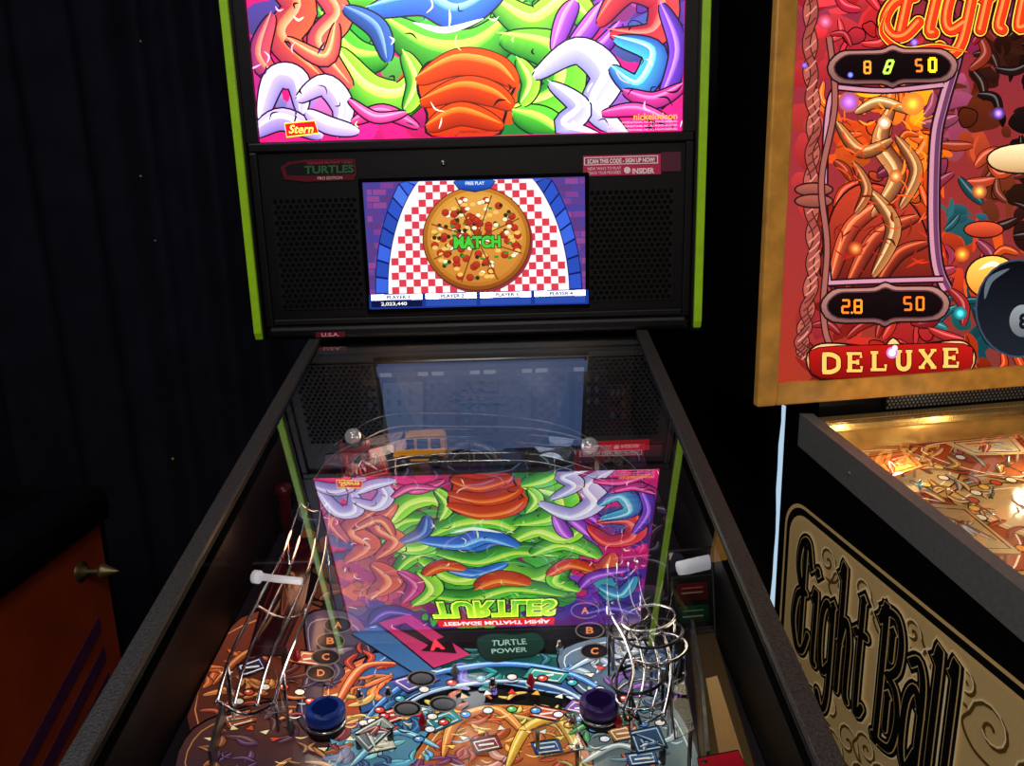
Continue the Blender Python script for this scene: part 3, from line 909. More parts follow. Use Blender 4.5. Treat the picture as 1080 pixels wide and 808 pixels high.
zone([(590, 690), (650, 672), (700, 690), (712, 740), (660, 750), (610, 730)], '6c8094', '3c4c60', inl='d0e0ec')
zone([(600, 745), (680, 735), (720, 760), (730, 830), (600, 830), (590, 780)], '78888a', '485858', inl='d0dcd8')
zone([(440, 830), (450, 780), (490, 750), (550, 745), (600, 760), (615, 830)], 'd8803c', '9c4c28', inl='ffd890')
# small crisp licks that follow a colour map, everywhere on the lower half
PL = [(240, 700, 'c0602c'), (280, 680, '7a3020'), (270, 730, 'd88040'), (310, 700, '5c2c24'), (230, 780, '8c5830'), (290, 780, '503038'), (320, 800, 'a86838'), (345, 670, '786070'), (360, 720, '4c3c54'), (340, 770, '8c3c40'), (240, 750, 'b04830'), (270, 800, '603c60'),
 (390, 720, 'f08048'), (410, 705, 'b84028'), (370, 750, 'e8b060'), (430, 725, '3464a8'), (480, 712, '6c58b8'), (530, 710, '2c9890'), (580, 712, '5090d0'), (640, 706, 'b8ccdc'), (675, 700, '3c5878'), (660, 730, '8c58a8'), (620, 722, 'd0e0ec'), (500, 690, '245c54'), (580, 690, '2c6870'),
 (400, 780, '8cd0e0'), (430, 765, '2c6c9c'), (390, 810, '3c4c80'), (440, 800, '58a4b8'), (460, 775, 'd84c38'),
 (480, 765, 'f8b850'), (520, 755, 'd85c28'), (560, 760, 'f8d068'), (500, 790, 'a83820'), (540, 785, 'f0a048'), (580, 785, 'e8783c'), (520, 810, 'e0a090'), (470, 815, '7c3c68'), (570, 812, 'c04838'),
 (620, 765, '58b068'), (650, 760, '2c6848'), (680, 770, 'b8c8c4'), (640, 795, '6c8c90'), (690, 800, '40545c'), (610, 800, 'c0b060'), (705, 750, '54687c'), (670, 810, 'a05840')]
rl_ = random.Random(31)
P.mosaic(170, (215, 715, 686, 828), PL, 8, 15, sq=SQ, line=KK, power=6, jit=0.25, kind='lick', rnd=rl_)
P.mosaic(170, (215, 715, 686, 828), PL, 5, 9, sq=SQ, line=KK, power=6, jit=0.35, kind='lick', rnd=rl_)
# crisp larger motifs over the zones
for pts, w, cs in (
 ([(386, 764), (430, 724), (520, 704), (606, 716), (660, 752)], 8, ('c8ecff', '60a4e4', '2a5098')),
 ([(404, 774), (444, 738), (524, 722), (596, 732), (640, 766)], 5, ('f0f8ff', 'c8dcf0', '6c8cb4')),
 ([(470, 796), (482, 764), (524, 752), (552, 778)], 11, ('ffe098', 'fca850', 'b4501f')),
 ([(538, 808), (556, 772), (590, 764), (608, 796)], 11, ('fff8ac', 'fcd054', 'bc7c28')),
 ([(378, 806), (416, 776), (456, 790)], 9, ('e0fcff', '8cd0e0', '30648c')),
 ([(358, 744), (382, 708), (416, 704)], 8, ('ffd0a0', 'f88850', '982c1f')),
 ([(606, 776), (640, 762), (668, 782)], 8, ('c8f8b8', '64b870', '30703c')), ([(620, 806), (654, 790), (690, 806)], 8, ('ffffff', 'd0dcd8', '647474')),
 ([(606, 708), (640, 694), (676, 710)], 7, ('f8fcff', 'd0e0ec', '6c8cac')),
 ([(232, 720), (266, 690), (304, 700)], 8, ('ffb878', 'd07038', '642c1c'))):
    P.ribbon(pts, w, cs[0], cs[1], cs[2], KK, sq=SQ, lw=2.2)
rp_ = random.Random(21)
for pts, c1, c2 in (
 ([(412, 722), (446, 712), (464, 720), (430, 734)], '7c68c8', '443c88'), ([(560, 708), (600, 714), (592, 724), (552, 718)], '44b0a8', '206c70'), ([(604, 742), (636, 748), (622, 758), (594, 752)], '8c60bc', '4a2e7c'),
 ([(446, 764), (476, 752), (488, 762), (458, 776)], '30a0a4', '205c70'), ([(566, 748), (598, 754), (588, 764), (558, 758)], 'e85838', 'a03020'), ([(400, 756), (424, 748), (434, 758), (408, 768)], 'd84838', '8c2020'), ([(318, 690), (346, 694), (338, 706), (310, 702)], 'e87838', '9c3c20'),
 ([(650, 700), (680, 694), (688, 704), (658, 712)], '385c8c', '203858'), ([(496, 786), (524, 780), (530, 792), (502, 798)], '8c2430', '5c141c'), ([(560, 788), (588, 784), (594, 796), (566, 800)], '2c5898', '1c3868'), ([(640, 774), (668, 768), (676, 780), (648, 786)], 'c88430', '8c5420'), ([(384, 786), (412, 780), (418, 792), (390, 798)], 'e0d8c0', 'a8a090'), ([(250, 706), (276, 696), (282, 708), (256, 718)], '3c2c54', '241c34'), ([(236, 760), (264, 752), (270, 764), (242, 772)], 'c06030', '7c3018'), ([(660, 800), (690, 796), (694, 808), (664, 812)], '3c6c9c', '203c60')):
    P.blob(pts, c1, c2, KK, 1.8, smooth=False)
    cx = sum(p[0] for p in pts)/4; cy = sum(p[1] for p in pts)/4
    P.stroke([(cx+(x-cx)*0.78, cy+(y-cy)*0.72) for x, y in pts+[pts[0]]], 1.2, 'f0e8d8', smooth=False)
    P.stroke([(cx-8, cy+1), (cx+8, cy-1)], 1.8, 'f0e8d8', smooth=False)
# magenta-red panel with a dark arrow, blue panel beside it
P.blob([(372, 672), (396, 662), (466, 708), (448, 720)], '2c5484', '3e6c9c', '10101c', 2, smooth=False)
P.blob([(400, 660), (432, 651), (496, 694), (458, 708)], 'a01c4c', 'b83464', '14101c', 2, smooth=False)
P.blob([(414, 664), (428, 660), (456, 680), (474, 673), (482, 693), (444, 690), (452, 684)], '1c0c14', smooth=False)
P.text('A', [(454, 690), (470, 688), (465, 677), (453, 679)], 'f03848', 0.06)
# small dark green emblem
P.blob([(504, 678), (520, 672), (544, 673), (564, 671), (574, 682), (564, 694), (544, 697), (522, 701), (508, 694)], '17362e', '0f241f', '0a1414', 1.5)
P.text('TURTLE', [(518, 685), (556, 683), (554, 677), (519, 679)], '88a898', 0.02)
P.text('POWER', [(519, 693), (556, 691), (556, 686), (518, 688)], '88a898', 0.02)
for i in range(60):
    x, y = rp_.uniform(230, 715), rp_.uniform(704, 815)
    l = rp_.uniform(8, 20); a = rp_.uniform(-0.5, 0.5)
    P.stroke([(x, y), (x+l*0.5*math.cos(a), y+l*0.25*math.sin(a)+2), (x+l*math.cos(a), y+l*0.5*math.sin(a))], rp_.uniform(1.0, 1.7), rp_.choice([KK, KK, 'f0e8d8', 'ffd890', 'b0d0e0']), taper=True)
# lanes of inserts in arcs
for (cx, cy, rx, ry, n_, a0, a1, kind, cols) in (
    (540, 800, 138, 66, 15, 195, 345, 'tri', ['f0e8d0', 'e03830', 'f0b040']), (540, 800, 104, 48, 11, 200, 340, 'dot', ['4a98e0', 'e8e8f0', '60c060']), (540, 802, 172, 84, 13, 205, 335, 'dot', ['e8e0d0', 'd84838', '38a0b0']),
    (540, 806, 70, 34, 8, 205, 335, 'tri', ['ffd060', 'f0e8d8']), (430, 776, 44, 20, 7, 190, 330, 'dot', ['e03838', 'f0e8d8']), (640, 780, 46, 22, 7, 210, 350, 'dot', ['f0b040', '4a88d0']), (290, 752, 40, 24, 6, 200, 340, 'dot', ['f0e0c0', 'e05030']), (660, 722, 40, 18, 6, 200, 340, 'tri', ['f0e8d8', 'e84838']), (370, 800, 30, 16, 5, 200, 340, 'tri', ['f0e0b0', '58a8c0']), (256, 790, 36, 18, 6, 200, 340, 'tri', ['f0d8a0', 'd04830'])):
    for i in range(n_):
        t = math.radians(a0+(a1-a0)*i/(n_-1))
        x, y = cx+rx*math.cos(t), cy+ry*math.sin(t)
        c = cols[i % len(cols)]
        if kind == 'dot':
            P.ell(x, y, 5.0, 2.8, c, None, KK, 1.3, n=16)
            P.ell(x-1, y-0.8, 2.0, 1.0, 'ffffff', n=8)
        else:
            ux, uy = math.cos(t), math.sin(t)*0.5
            P.blob([(x+ux*7, y+uy*7), (x-uy*9-ux*3, y+ux*2.2-uy*3), (x+uy*9-ux*3, y-ux*2.2-uy*3)], c, None, KK, 1.2, smooth=False)
# round lettered inserts
for x, y, t in ((357, 663, 'A'), (349, 680, 'B'), (344, 697, 'C'), (339, 714, 'D'), (617, 648, 'A'), (622, 669, 'B'), (627, 691, 'C'), (445, 720, ''), (468, 747, ''), (430, 752, '')):
    P.ell(x, y, 14, 7.5, KK, None, '6a6058', 1.4)
    P.ell(x, y, 11, 5.5, '5c5a60' if not t else '16131a', '3a383e' if not t else '201a20', None)
    if t:
        P.text(t, q4(x-4, x+4, y-3.5, y+3.5), 'd88048', 0.03)
# shooter lane wood, with a bright spot of light painted on it
P.blob([(728, 672), (752, 668), (800, 830), (742, 830)], '2c2012', '3c2c18', '20140c', 2, smooth=False)
P.blob([(744, 720), (756, 717), (784, 806), (760, 812)], '8c6c44', '745430', smooth=False)
PFO = P.build('playfield', A_pf, m1, fix=False, label='printed multicoloured playfield')
G().prism([pw(-0.249, 0.3)-V((0, 0, 0.001)), pw(0.249, 0.3)-V((0, 0, 0.001)), pw(0.249, 1.222)-V((0, 0, 0.001)), pw(-0.249, 1.222)-V((0, 0, 0.001))], (0, 0, -0.012)).build('playfield_board', M_board, PFO)

# bumpers with low flat caps
def bumper(px, py, mcap, lab):
    c = at_h(px, py, 0.020)
    b = V((c.x, c.y, zp(c.y)))
    o = G().lathe([(0.0165, -0.001), (0.0165, 0.004), (0.013, 0.006), (0.013, 0.011), (0.0155, 0.012)], b).build('pop_bumper', M_rubber, m1)
    G().lathe([(0.001, 0.012), (0.0165, 0.012), (0.0175, 0.015), (0.0172, 0.020), (0.0155, 0.0225), (0.0115, 0.0225), (0.0108, 0.021), (0.004, 0.021), (0.001, 0.022)], b, n=36).build('cap', mcap, o, label=lab)
    G().tube([b+V((0.0165*math.cos(t*PI/8), 0.0165*math.sin(t*PI/8), 0.008)) for t in range(16)], 0.0014, 6, True).build('ring', M_chrome, o)
bumper(343, 748, M_bluecap, 'round blue cap')
bumper(632, 740, M_purplecap, 'round purple cap')

# flashers at the back
def flasher(px, py, flip):
    c = at_h(px, py, 0.075)
    b = V((c.x, c.y, zp(c.y)))
    o = G().box((c.x-0.020, c.y-0.004, zp(c.y)-0.001), (c.x+0.020, c.y+0.02, c.z-0.008)).build('flasher_post', M_red, m1, bevel=0.003)
    A = Art((0, c.y-0.0045, 0), (0, -1, 0))
    z0 = c.z-0.05
    A.rect3([(c.x-0.016, c.y-0.0045, z0), (c.x+0.016, c.y-0.0045, z0), (c.x+0.016, c.y-0.0045, z0+0.012), (c.x-0.016, c.y-0.0045, z0+0.012)], '300808')
    A.build('sign', A_print, o, fix=False)
    G().lathe([(0.014, 0), (0.016, 0.003), (0.0125, 0.005)], (c.x, c.y+0.006, c.z-0.008), (0, -0.5, 0.85)).build('collar', M_rubber, o)
    G().ball((c.x, c.y+0.003, c.z), 0.0115).build('dome', M_dome, o, label='silver domed lamp')
flasher(372, 461, 1)
flasher(622, 471, -1)
# red signs by the back flashers
for quad, s in (([(376, 492), (404, 488), (402, 474), (374, 478)], 'TRAINING'), ([(612, 478), (694, 474), (694, 463), (612, 466)], '')):
    yq = at_h(quad[0][0], 480, 0.02).y
    A = Art((0, yq, 0), (0, -1, 0))
    A.poly(quad, boost('d81828', 1.6))
    if s:
        A.text(s, [(quad[0][0]+3, quad[0][1]-3), (quad[1][0]-3, quad[1][1]-3), (quad[2][0]-3, quad[2][1]+3), (quad[3][0]+3, quad[3][1]+3)], boost('f8d8d8', 2), 0.02)
    g2 = [A.px(p) for p in quad]
    A.prism([p+V((0, 0.001, 0)) for p in g2], (0, 0.003, 0))
    A.c[-8:] = [lin('50101a')]*8
    A.build('sign_plate', A_print, m1, fix=False, label='small red sign plate')

# toy van
vc = at_h(443, 494, 0.0)
def vf(p): return V((vc.x+p[0]*0.85, vc.y+p[1], zp(vc.y)+p[2]*0.85))
body = [(-0.045, 0.012), (-0.047, 0.022), (-0.043, 0.032), (-0.033, 0.036), (-0.024, 0.055), (-0.018, 0.059), (0.036, 0.061), (0.043, 0.057), (0.046, 0.045), (0.046, 0.012)]
van = G().prism([vf((x, 0, z)) for x, z in body], (0, 0.034, 0)).build('toy_van', M_yellow, m1, bevel=0.003, label='yellow toy van')
for win in ([(-0.03, 0.036), (-0.0235, 0.053), (-0.008, 0.054), (-0.008, 0.036)], [(-0.003, 0.036), (-0.003, 0.054), (0.016, 0.054), (0.016, 0.036)], [(0.021, 0.036), (0.021, 0.054), (0.038, 0.054), (0.038, 0.036)]):
    G().prism([vf((x, -0.0012, z)) for x, z in win], (0, 0.002, 0)).build('window', M_blackgloss, van)
for x in (-0.028, 0.028):
    for y in (-0.002, 0.028):
        G().lathe([(0.0105, 0), (0.0105, 0.008)], vf((x, y, 0.0123)), (0, 1, 0), 20).build('wheel', M_rubber, van)
        if y < 0:
            G().lathe([(0.005, 0), (0.004, 0.002)], vf((x, y-0.001, 0.0123)), (0, 1, 0), 12).build('hubcap', M_steel, van)
G().prism([vf((x, -0.002, z)) for x, z in ((-0.047, 0.018), (0.046, 0.018), (0.046, 0.022), (-0.047, 0.022))], (0, 0.002, 0)).build('bumper_strip', M_rubber, van)
# arched ramp mouth
g = G()
ac = at_h(497, 492, 0.0)
g.tube([ac+V((0.04*math.cos(PI*i/14), 0.0, 0.003+0.032*math.sin(PI*i/14))) for i in range(15)], 0.006, 10)
g.tube([ac+V((0.031*math.cos(PI*i/14), -0.004, 0.003+0.024*math.sin(PI*i/14))) for i in range(15)], 0.0018, 8)
g.build('ramp_arch', M_steel, m1)
G().box((ac.x-0.034, ac.y+0.008, ac.z-0.002), (ac.x+0.034, ac.y+0.05, ac.z+0.040)).build('ramp_housing', M_black, m1, bevel=0.006)
# clear ramps at the far end
def clear_ramp(pts, w, h):
    q = csmooth([tuple(at_h(x, y, hh)) for x, y, hh in pts], 8, False)
    prof = [(-w, h), (-w, 0), (w, 0), (w, h)]
    vs = []; m = len(q)
    for i, p in enumerate(q):
        d = V(q[min(i+1, m-1)])-V(q[max(i-1, 0)]); d.z = 0
        d.normalize(); s = V((d.y, -d.x, 0))
        for a, b in prof:
            vs.append(V(p)+s*a+V((0, 0, b)))
    fs = [(i*4+k, i*4+k+1, i*4+k+5, i*4+k+4) for i in range(m-1) for k in range(3)]
    g = G().add(vs, fs, smooth=False)
    for i in (1, m-2):
        p = V(q[i])
        g.tube([p, (p.x, p.y, zp(p.y)-0.001)], 0.002, 6)
    g.build('clear_ramp', M_clear, m1, fix=False, label='clear plastic ramp')
    for s_ in (-1, 1):
        rim = []
        for i, p in enumerate(q):
            d = V(q[min(i+1, m-1)])-V(q[max(i-1, 0)]); d.z = 0
            d.normalize(); s = V((d.y, -d.x, 0))
            rim.append(V(p)+s*(w*s_)+V((0, 0, h)))
        G().tube(rim, 0.0009, 6).build('ramp_edge', M_steel, m1)
clear_ramp([(345, 520, 0.05), (372, 488, 0.06), (430, 470, 0.065), (500, 468, 0.06)], 0.018, 0.016)
clear_ramp([(655, 560, 0.05), (660, 515, 0.06), (620, 484, 0.065), (550, 474, 0.06)], 0.018, 0.016)
for pts in ([(352, 470, 0.04), (400, 440, 0.06), (470, 436, 0.07), (540, 440, 0.07), (600, 452, 0.06), (648, 480, 0.04)], [(360, 480, 0.05), (410, 452, 0.07), (480, 450, 0.075), (560, 452, 0.075), (620, 466, 0.06), (660, 500, 0.05)]):
    q = [at_h(*p) for p in pts]
    q = [V((p.x, min(p.y, 1.21), p.z)) for p in q]
    G().tube(csmooth([tuple(p) for p in q], 6, False)+[(q[-1].x, q[-1].y, zp(q[-1].y)-0.001)], 0.0013, 6).build('rail_wire', M_steel, m1)

# wire ramps
def wires(name, lines, cross=(), r=0.0016, m=None):
    g = G()
    pts = []
    for ln in lines:
        q = csmooth([tuple(at_h(x, y, h)) for x, y, h in ln], 10, False)
        pts.append(q)
        g.tube(q, r, 8)
    for t in cross:
        a, b = pts[0], pts[-1]
        i = min(int(t*(len(a)-1)), len(a)-1); j = min(int(t*(len(b)-1)), len(b)-1)
        pa, pb = V(a[i]), V(b[j])
        arcp = [pa*(1-f)+pb*f-V((0, 0, 0.012*math.sin(PI*f))) for f in [k/8 for k in range(9)]]
        g.tube(arcp, r*0.8, 6)
    for q in (pts[0], pts[-1]):
        for i in (len(q)//5, len(q)*4//5):
            p = V(q[i])
            g.tube([p, (p.x, p.y, zp(p.y)-0.001)], r*0.9, 6)
    return g.build(name, m or M_chrome, m1)
wires('wire_ramp', [
    [(316, 530, 0.07), (298, 584, 0.068), (270, 638, 0.064), (244, 690, 0.06), (228, 742, 0.05)],
    [(325, 531, 0.062), (311, 585, 0.060), (286, 640, 0.056), (261, 692, 0.052), (246, 746, 0.042)],
    [(338, 531, 0.062), (330, 586, 0.060), (309, 642, 0.056), (284, 696, 0.052), (270, 746, 0.042)],
    [(347, 529, 0.07), (343, 585, 0.068), (325, 642, 0.064), (302, 698, 0.06), (288, 744, 0.05)]], (0.02, 0.5, 0.985), r=0.0017)
wires('wire_ramp', [
    [(372, 496, 0.05), (430, 482, 0.055), (500, 478, 0.055), (570, 480, 0.055), (640, 500, 0.05)],
    [(368, 506, 0.05), (430, 490, 0.055), (500, 486, 0.055), (570, 488, 0.055), (646, 510, 0.05)]], (0.2, 0.5, 0.8), r=0.0011)
wires('wire_ramp', [
    [(640, 596, 0.065), (642, 640, 0.063), (660, 676, 0.06), (668, 712, 0.055), (656, 752, 0.048)],
    [(650, 595, 0.058), (653, 638, 0.055), (672, 674, 0.053), (680, 712, 0.048), (670, 754, 0.042)],
    [(662, 594, 0.058), (667, 636, 0.055), (687, 672, 0.053), (696, 712, 0.048), (686, 756, 0.042)],
    [(672, 592, 0.065), (678, 632, 0.063), (699, 668, 0.06), (708, 710, 0.055), (700, 756, 0.048)]], (0.05, 0.35, 0.65, 0.97), r=0.0014)
wires('wire_ramp', [
    [(700, 612, 0.05), (690, 648, 0.05), (668, 680, 0.048), (650, 716, 0.044), (660, 760, 0.036)],
    [(712, 614, 0.05), (704, 652, 0.05), (682, 686, 0.048), (664, 720, 0.044), (676, 764, 0.036)]], (0.15, 0.4, 0.65, 0.9), r=0.0014, m=M_darkwire)
wires('wire_ramp', [
    [(632, 634, 0.045), (650, 660, 0.046), (694, 664, 0.045), (716, 690, 0.04), (710, 730, 0.036)],
    [(628, 644, 0.045), (648, 672, 0.046), (690, 676, 0.045), (704, 694, 0.04), (698, 730, 0.036)]], (0.2, 0.5, 0.8), r=0.0013, m=M_darkwire)
for i, (x, y, rx, h) in enumerate(((684, 652, 0.024, 0.066), (690, 668, 0.025, 0.060), (694, 684, 0.025, 0.054), (672, 716, 0.022, 0.046), (678, 732, 0.022, 0.042))):
    c = at_h(x, y, h)
    g = G()
    g.tube([c+V((rx*math.cos(2*PI*j/32), rx*0.9*math.sin(2*PI*j/32), 0.004*math.cos(2*PI*j/32))) for j in range(32)], 0.0014, 8, True)
    ex_ = c.x+rx
    g.tube([c+V((rx, 0, 0.004)), (ex_, c.y, zp(c.y)-0.001)], 0.0014, 6)
    g.build('wire_loop', M_chrome if i % 2 == 0 else M_darkwire, m1)

# plastics on posts
def plastic(poly, h, col, col2=None, m=A_pf, lab=None, pal=None, kx=None):
    A = Art((0, 0.46, 0.937+h), (0, -0.114, 1), eps=6e-6)
    A.blob(poly, col, col2, '120c10', 1.5, smooth=False)
    q = [A.px(p) for p in poly]
    A.prism([p-PFN*0.0002 for p in q], tuple(-PFN*0.0025))
    n = len(q)
    A.c[-2*n:] = [lin(col)]*(2*n)
    cx = sum(p.x for p in q)/n; cy = sum(p.y for p in q)/n
    for p in (q[0], q[n//2]):
        pp = V(((p.x*3+cx)/4, (p.y*3+cy)/4, 0))
        A.tube([(pp.x, pp.y, zp(pp.y)-0.001), (pp.x, pp.y, zp(pp.y)+h)], 0.003, 8)
        A.c[-16:] = [lin('141414')]*16
    if pal:
        ux = sum(p[0] for p in poly)/n; uy = sum(p[1] for p in poly)/n
        A.stroke([(ux+(x-ux)*0.86, uy+(y-uy)*0.86) for x, y in list(poly)+[poly[0]]], 1.4, pal[0], smooth=False)
        for k in range(7):
            f = random.uniform(0.1, 0.6); g_ = random.uniform(0.1, 0.6)
            a, b, c_ = poly[random.randrange(n)], poly[random.randrange(n)], poly[random.randrange(n)]
            A.ribbon([(ux+(a[0]-ux)*f, uy+(a[1]-uy)*f), (ux+(c_[0]-ux)*0.3, uy+(c_[1]-uy)*0.3), (ux+(b[0]-ux)*g_+3, uy+(b[1]-uy)*g_+2)], 4.2, pal[-1], pal[k % len(pal)], pal[1], '120c10', sq=0.6, lw=1.4)
    A.build('plastic_cover', m, m1, fix=False, label=lab)
def clearp(poly, h):
    q = [at_h(x, y, h) for x, y in poly]
    nn = (q[1]-q[0]).cross(q[2]-q[0])
    idx = tuple(range(len(q))) if nn.z > 0 else tuple(range(len(q)-1, -1, -1))
    o = G().add(q, [idx]).build('clear_panel', M_clear, m1, fix=False, label='clear plastic panel')
    g = G()
    n = len(q)
    g.tube(q, 0.0007, 5, True)
    c = sum((V(p) for p in q), V((0, 0, 0)))/n
    for p in (q[0], q[n//2]):
        pp = p*0.75+c*0.25
        g.tube([pp+V((0, 0, 0.001)), (pp.x, pp.y, zp(pp.y)-0.001)], 0.0018, 8)
    g.build('panel_posts', M_steel, o)
clearp([(706, 720), (722, 714), (732, 770), (712, 780)], 0.045)
clearp([(640, 668), (680, 658), (694, 700), (652, 712)], 0.036)
clearp([(560, 770), (604, 756), (616, 790), (570, 800)], 0.02)
clearp([(232, 716), (290, 706), (300, 750), (236, 762)], 0.025)
plastic([(304, 570), (334, 566), (320, 636), (296, 690), (262, 690), (276, 640)], 0.03, '180408', '22060a', lab='dark red plastic under the wire rails', pal=['4a1414', '12040a', '5c1c18', '7c5030'])
plastic([(362, 478), (402, 470), (412, 500), (366, 510)], 0.05, '8c1018', '4c0a10', lab='red plastic cover', pal=['d03038', '400808', 'f0a0a0'])
plastic([(372, 774), (404, 756), (416, 766), (388, 792)], 0.015, '8c9488', '4a5a60', pal=['d0d8d0', '3a4448', 'b04030', 'f0f0e8'])
plastic([(664, 772), (694, 766), (704, 788), (672, 794)], 0.018, '34506c', '20303c', pal=['a8c8e0', '18242c', '4a78a8', 'e8f0f4'])
plastic([(736, 800), (778, 792), (790, 815), (740, 825)], 0.05, '8c0e1c', '640a14', lab='red plastic cover')
plastic([(340, 510), (362, 506), (370, 545), (344, 560)], 0.06, '22101a', '180c14')
plastic([(640, 500), (690, 498), (692, 540), (648, 545)], 0.05, '160c16', '100a10')
# dark card panel by the right wall with a clear framed plate in front
UPY = 0.70
A = Art((0, UPY, 0), (0, -1, 0), eps=2e-5)
qd = [(709, 610), (751, 606), (753, 660), (711, 664)]
A.blob(qd, '1a2422', '0c1212', '505a56', 1.2, smooth=False)
A.blob([(714, 616), (746, 613), (747, 632), (715, 635)], '6a1c22', '40141c', '0a0a0a', 1, smooth=False)
A.blob([(715, 640), (747, 637), (748, 655), (716, 658)], '1c5034', '123424', '0a0a0a', 1, smooth=False)
for x0, y0, c in ((719, 621, 'c86a60'), (719, 626, 'b8a090'), (720, 645, '60a878'), (720, 651, 'a8b8a0')):
    A.stroke([(x0, y0), (x0+22, y0-2)], 1.6, c, smooth=False)
q = [A.px(p) for p in qd]
A.prism([p+V((0, 0.0005, 0)) for p in q], (0, 0.004, 0))
A.c[-8:] = [lin('0a0c0c')]*8
m_ = (q[2]+q[3])/2
A.tube([(m_.x, UPY+0.002, m_.z+0.004), (m_.x, UPY+0.002, zp(UPY)-0.001)], 0.003, 8)
A.c[-16:] = [lin('141414')]*16
A.build('display_panel', A_print, m1, fix=False, label='small dark red and green card panel')
fq = [hit(x, y, V((0, UPY-0.006, 0)), V((0, -1, 0))) for x, y in ((704, 582), (751, 577), (755, 666), (707, 671))]
fo = G().add(fq, [(3, 2, 1, 0)]).build('clear_plate', M_clear, m1, fix=False, label='clear rectangular plate in a dark frame')
g = G().tube(fq, 0.0016, 6, True)
b = (fq[2]+fq[3])/2
g.tube([b, (b.x, b.y, zp(b.y)-0.001)], 0.002, 6)
g.build('plate_frame', M_rubber, fo)
# white tubes
G().tube([at_h(716, 600, 0.058), at_h(742, 594, 0.059), at_h(764, 589, 0.058)], 0.0075, 14).build('white_tube', M_tube, m1, label='short white tube')
G().tube([at_h(268, 608, 0.074), at_h(274, 609, 0.074)], 0.0065, 14).tube([at_h(272, 608, 0.074), at_h(296, 611, 0.074), at_h(318, 613, 0.074)], 0.0036, 12).build('white_tube', M_tube, m1, label='slim white tube with a thick end')
# rubber posts
for px, py in ((322, 655), (314, 700), (308, 775), (380, 742), (410, 740), (590, 690), (652, 770), (705, 690), (330, 772), (480, 716), (520, 730), (560, 726), (604, 770), (446, 770)):
    b = at_h(px, py, 0.0)
    g = G().lathe([(r*0.6, h*0.6) for r, h in [(0.006, -0.001), (0.0045, 0.004), (0.0045, 0.008), (0.0065, 0.01), (0.0065, 0.016), (0.004, 0.018), (0.0035, 0.024), (0.001, 0.026)]], b, n=14)
    g.build('post', random.choice([M_chrome, M_rubber, M_red, M_steel]), m1)
# red post by the left wall
b = at_h(303, 560, 0.0)
G().lathe([(0.008, -0.001), (0.008, 0.05), (0.011, 0.052), (0.011, 0.062), (0.004, 0.066)], b).build('star_post', M_darkred, m1, label='dark red post')
# lane guides
for a in ([(728, 672), (738, 740), (744, 815)], [(236, 760), (228, 790), (222, 815)]):
    q = [at_h(x, y, 0) for x, y in a]
    g = G()
    for p0, p1 in zip(q[:-1], q[1:]):
        g.prism([p0, p1, p1+V((0.003, 0, 0)), p0+V((0.003, 0, 0))], (0, 0, 0.02))
    g.build('lane_guide', M_steel, m1)

# small red marker on the bottom lip
A = Art((0, BY-0.0125, 0), (0, -1, 0))
A.poly(q4(333, 364, 350.5, 356), '5a1420')
A.text('U.S.A.', q4(339, 358, 351.3, 355.2), 'd08890', 0.03)
A.build('marker', A_print, BBX, fix=False)

# ================================================================== MACHINE 2 (right)
# stands about a hand's breadth behind and right of the middle machine
B2R = math.radians(10)
EX = V((math.cos(B2R), math.sin(B2R), 0)); EY = V((-math.sin(B2R), math.cos(B2R), 0))
U2 = 1.2                       # drawing units to metres for this cabinet
O2 = V((0.465, 1.26, 0))
def L2(p): return O2+EX*(p[0]*U2)+EY*(p[1]*U2)+V((0, 0, p[2]*U2-0.28))
ZF = 0.28/U2                   # drawing height of the floor
c2 = L2((0.31, -0.4, ZF))
m2 = thing('pinball_machine', c2, B2R, 'older pinball machine on the right with honey wood backbox frame and red number displays', 'pinball machine')
RS = 0.160
def zr(y): return 1.080+RS*y
ZB = 1.105
BD = 0.17
WX = 0.62                      # backbox width
g = G()
g.box((0, 0.008, ZB), (0.018, BD, 1.72), L2)
g.box((WX-0.018, 0.008, ZB), (WX, BD, 1.72), L2)
g.box((0.018, BD-0.02, ZB), (WX-0.018, BD, 1.72), L2)
g.box((0.018, 0.012, 1.702), (WX-0.018, BD-0.02, 1.72), L2)
g.box((0.018, 0.012, ZB), (WX-0.018, BD-0.02, ZB+0.018), L2)
BB2 = g.build('backbox', M_black, m2)
for a, b in (((-0.003, -0.004, ZB-0.002), (0.0265, 0.010, 1.722)), ((WX-0.0265, -0.004, ZB-0.002), (WX+0.003, 0.010, 1.722)), ((0.0265, -0.004, ZB-0.002), (WX-0.0265, 0.010, ZB+0.03)), ((0.0265, -0.004, 1.692), (WX-0.0265, 0.010, 1.722))):
    G().box(a, b, L2).build('frame_moulding', M_wood, BB2, bevel=0.003, label='honey coloured wood moulding')
n2 = -EY
D = Art(L2((0, 0.004, 0)), n2, eps=6e-6)
def dl(x, z): return L2((x, 0.004, z))
D.add([L2((0.02, 0.009, ZB+0.02)), L2((WX-0.02, 0.009, ZB+0.02)), L2((WX-0.02, 0.009, 1.70)), L2((0.02, 0.009, 1.70))], [(0, 1, 2, 3)], lin('401418'))
D.rect3([dl(0.027, ZB+0.03), dl(WX-0.027, ZB+0.03), dl(WX-0.027, 1.692), dl(0.027, 1.692)], [lin('8a2a1a'), lin('4a2a2c'), lin('68202c'), lin('7a2438')])
D.clip = (L2((0, 0.004, 0)), EX, V((0, 0, 1)), 0.0275*U2, (WX-0.0275)*U2, (ZB+0.0305)*U2, 1.6915*U2)
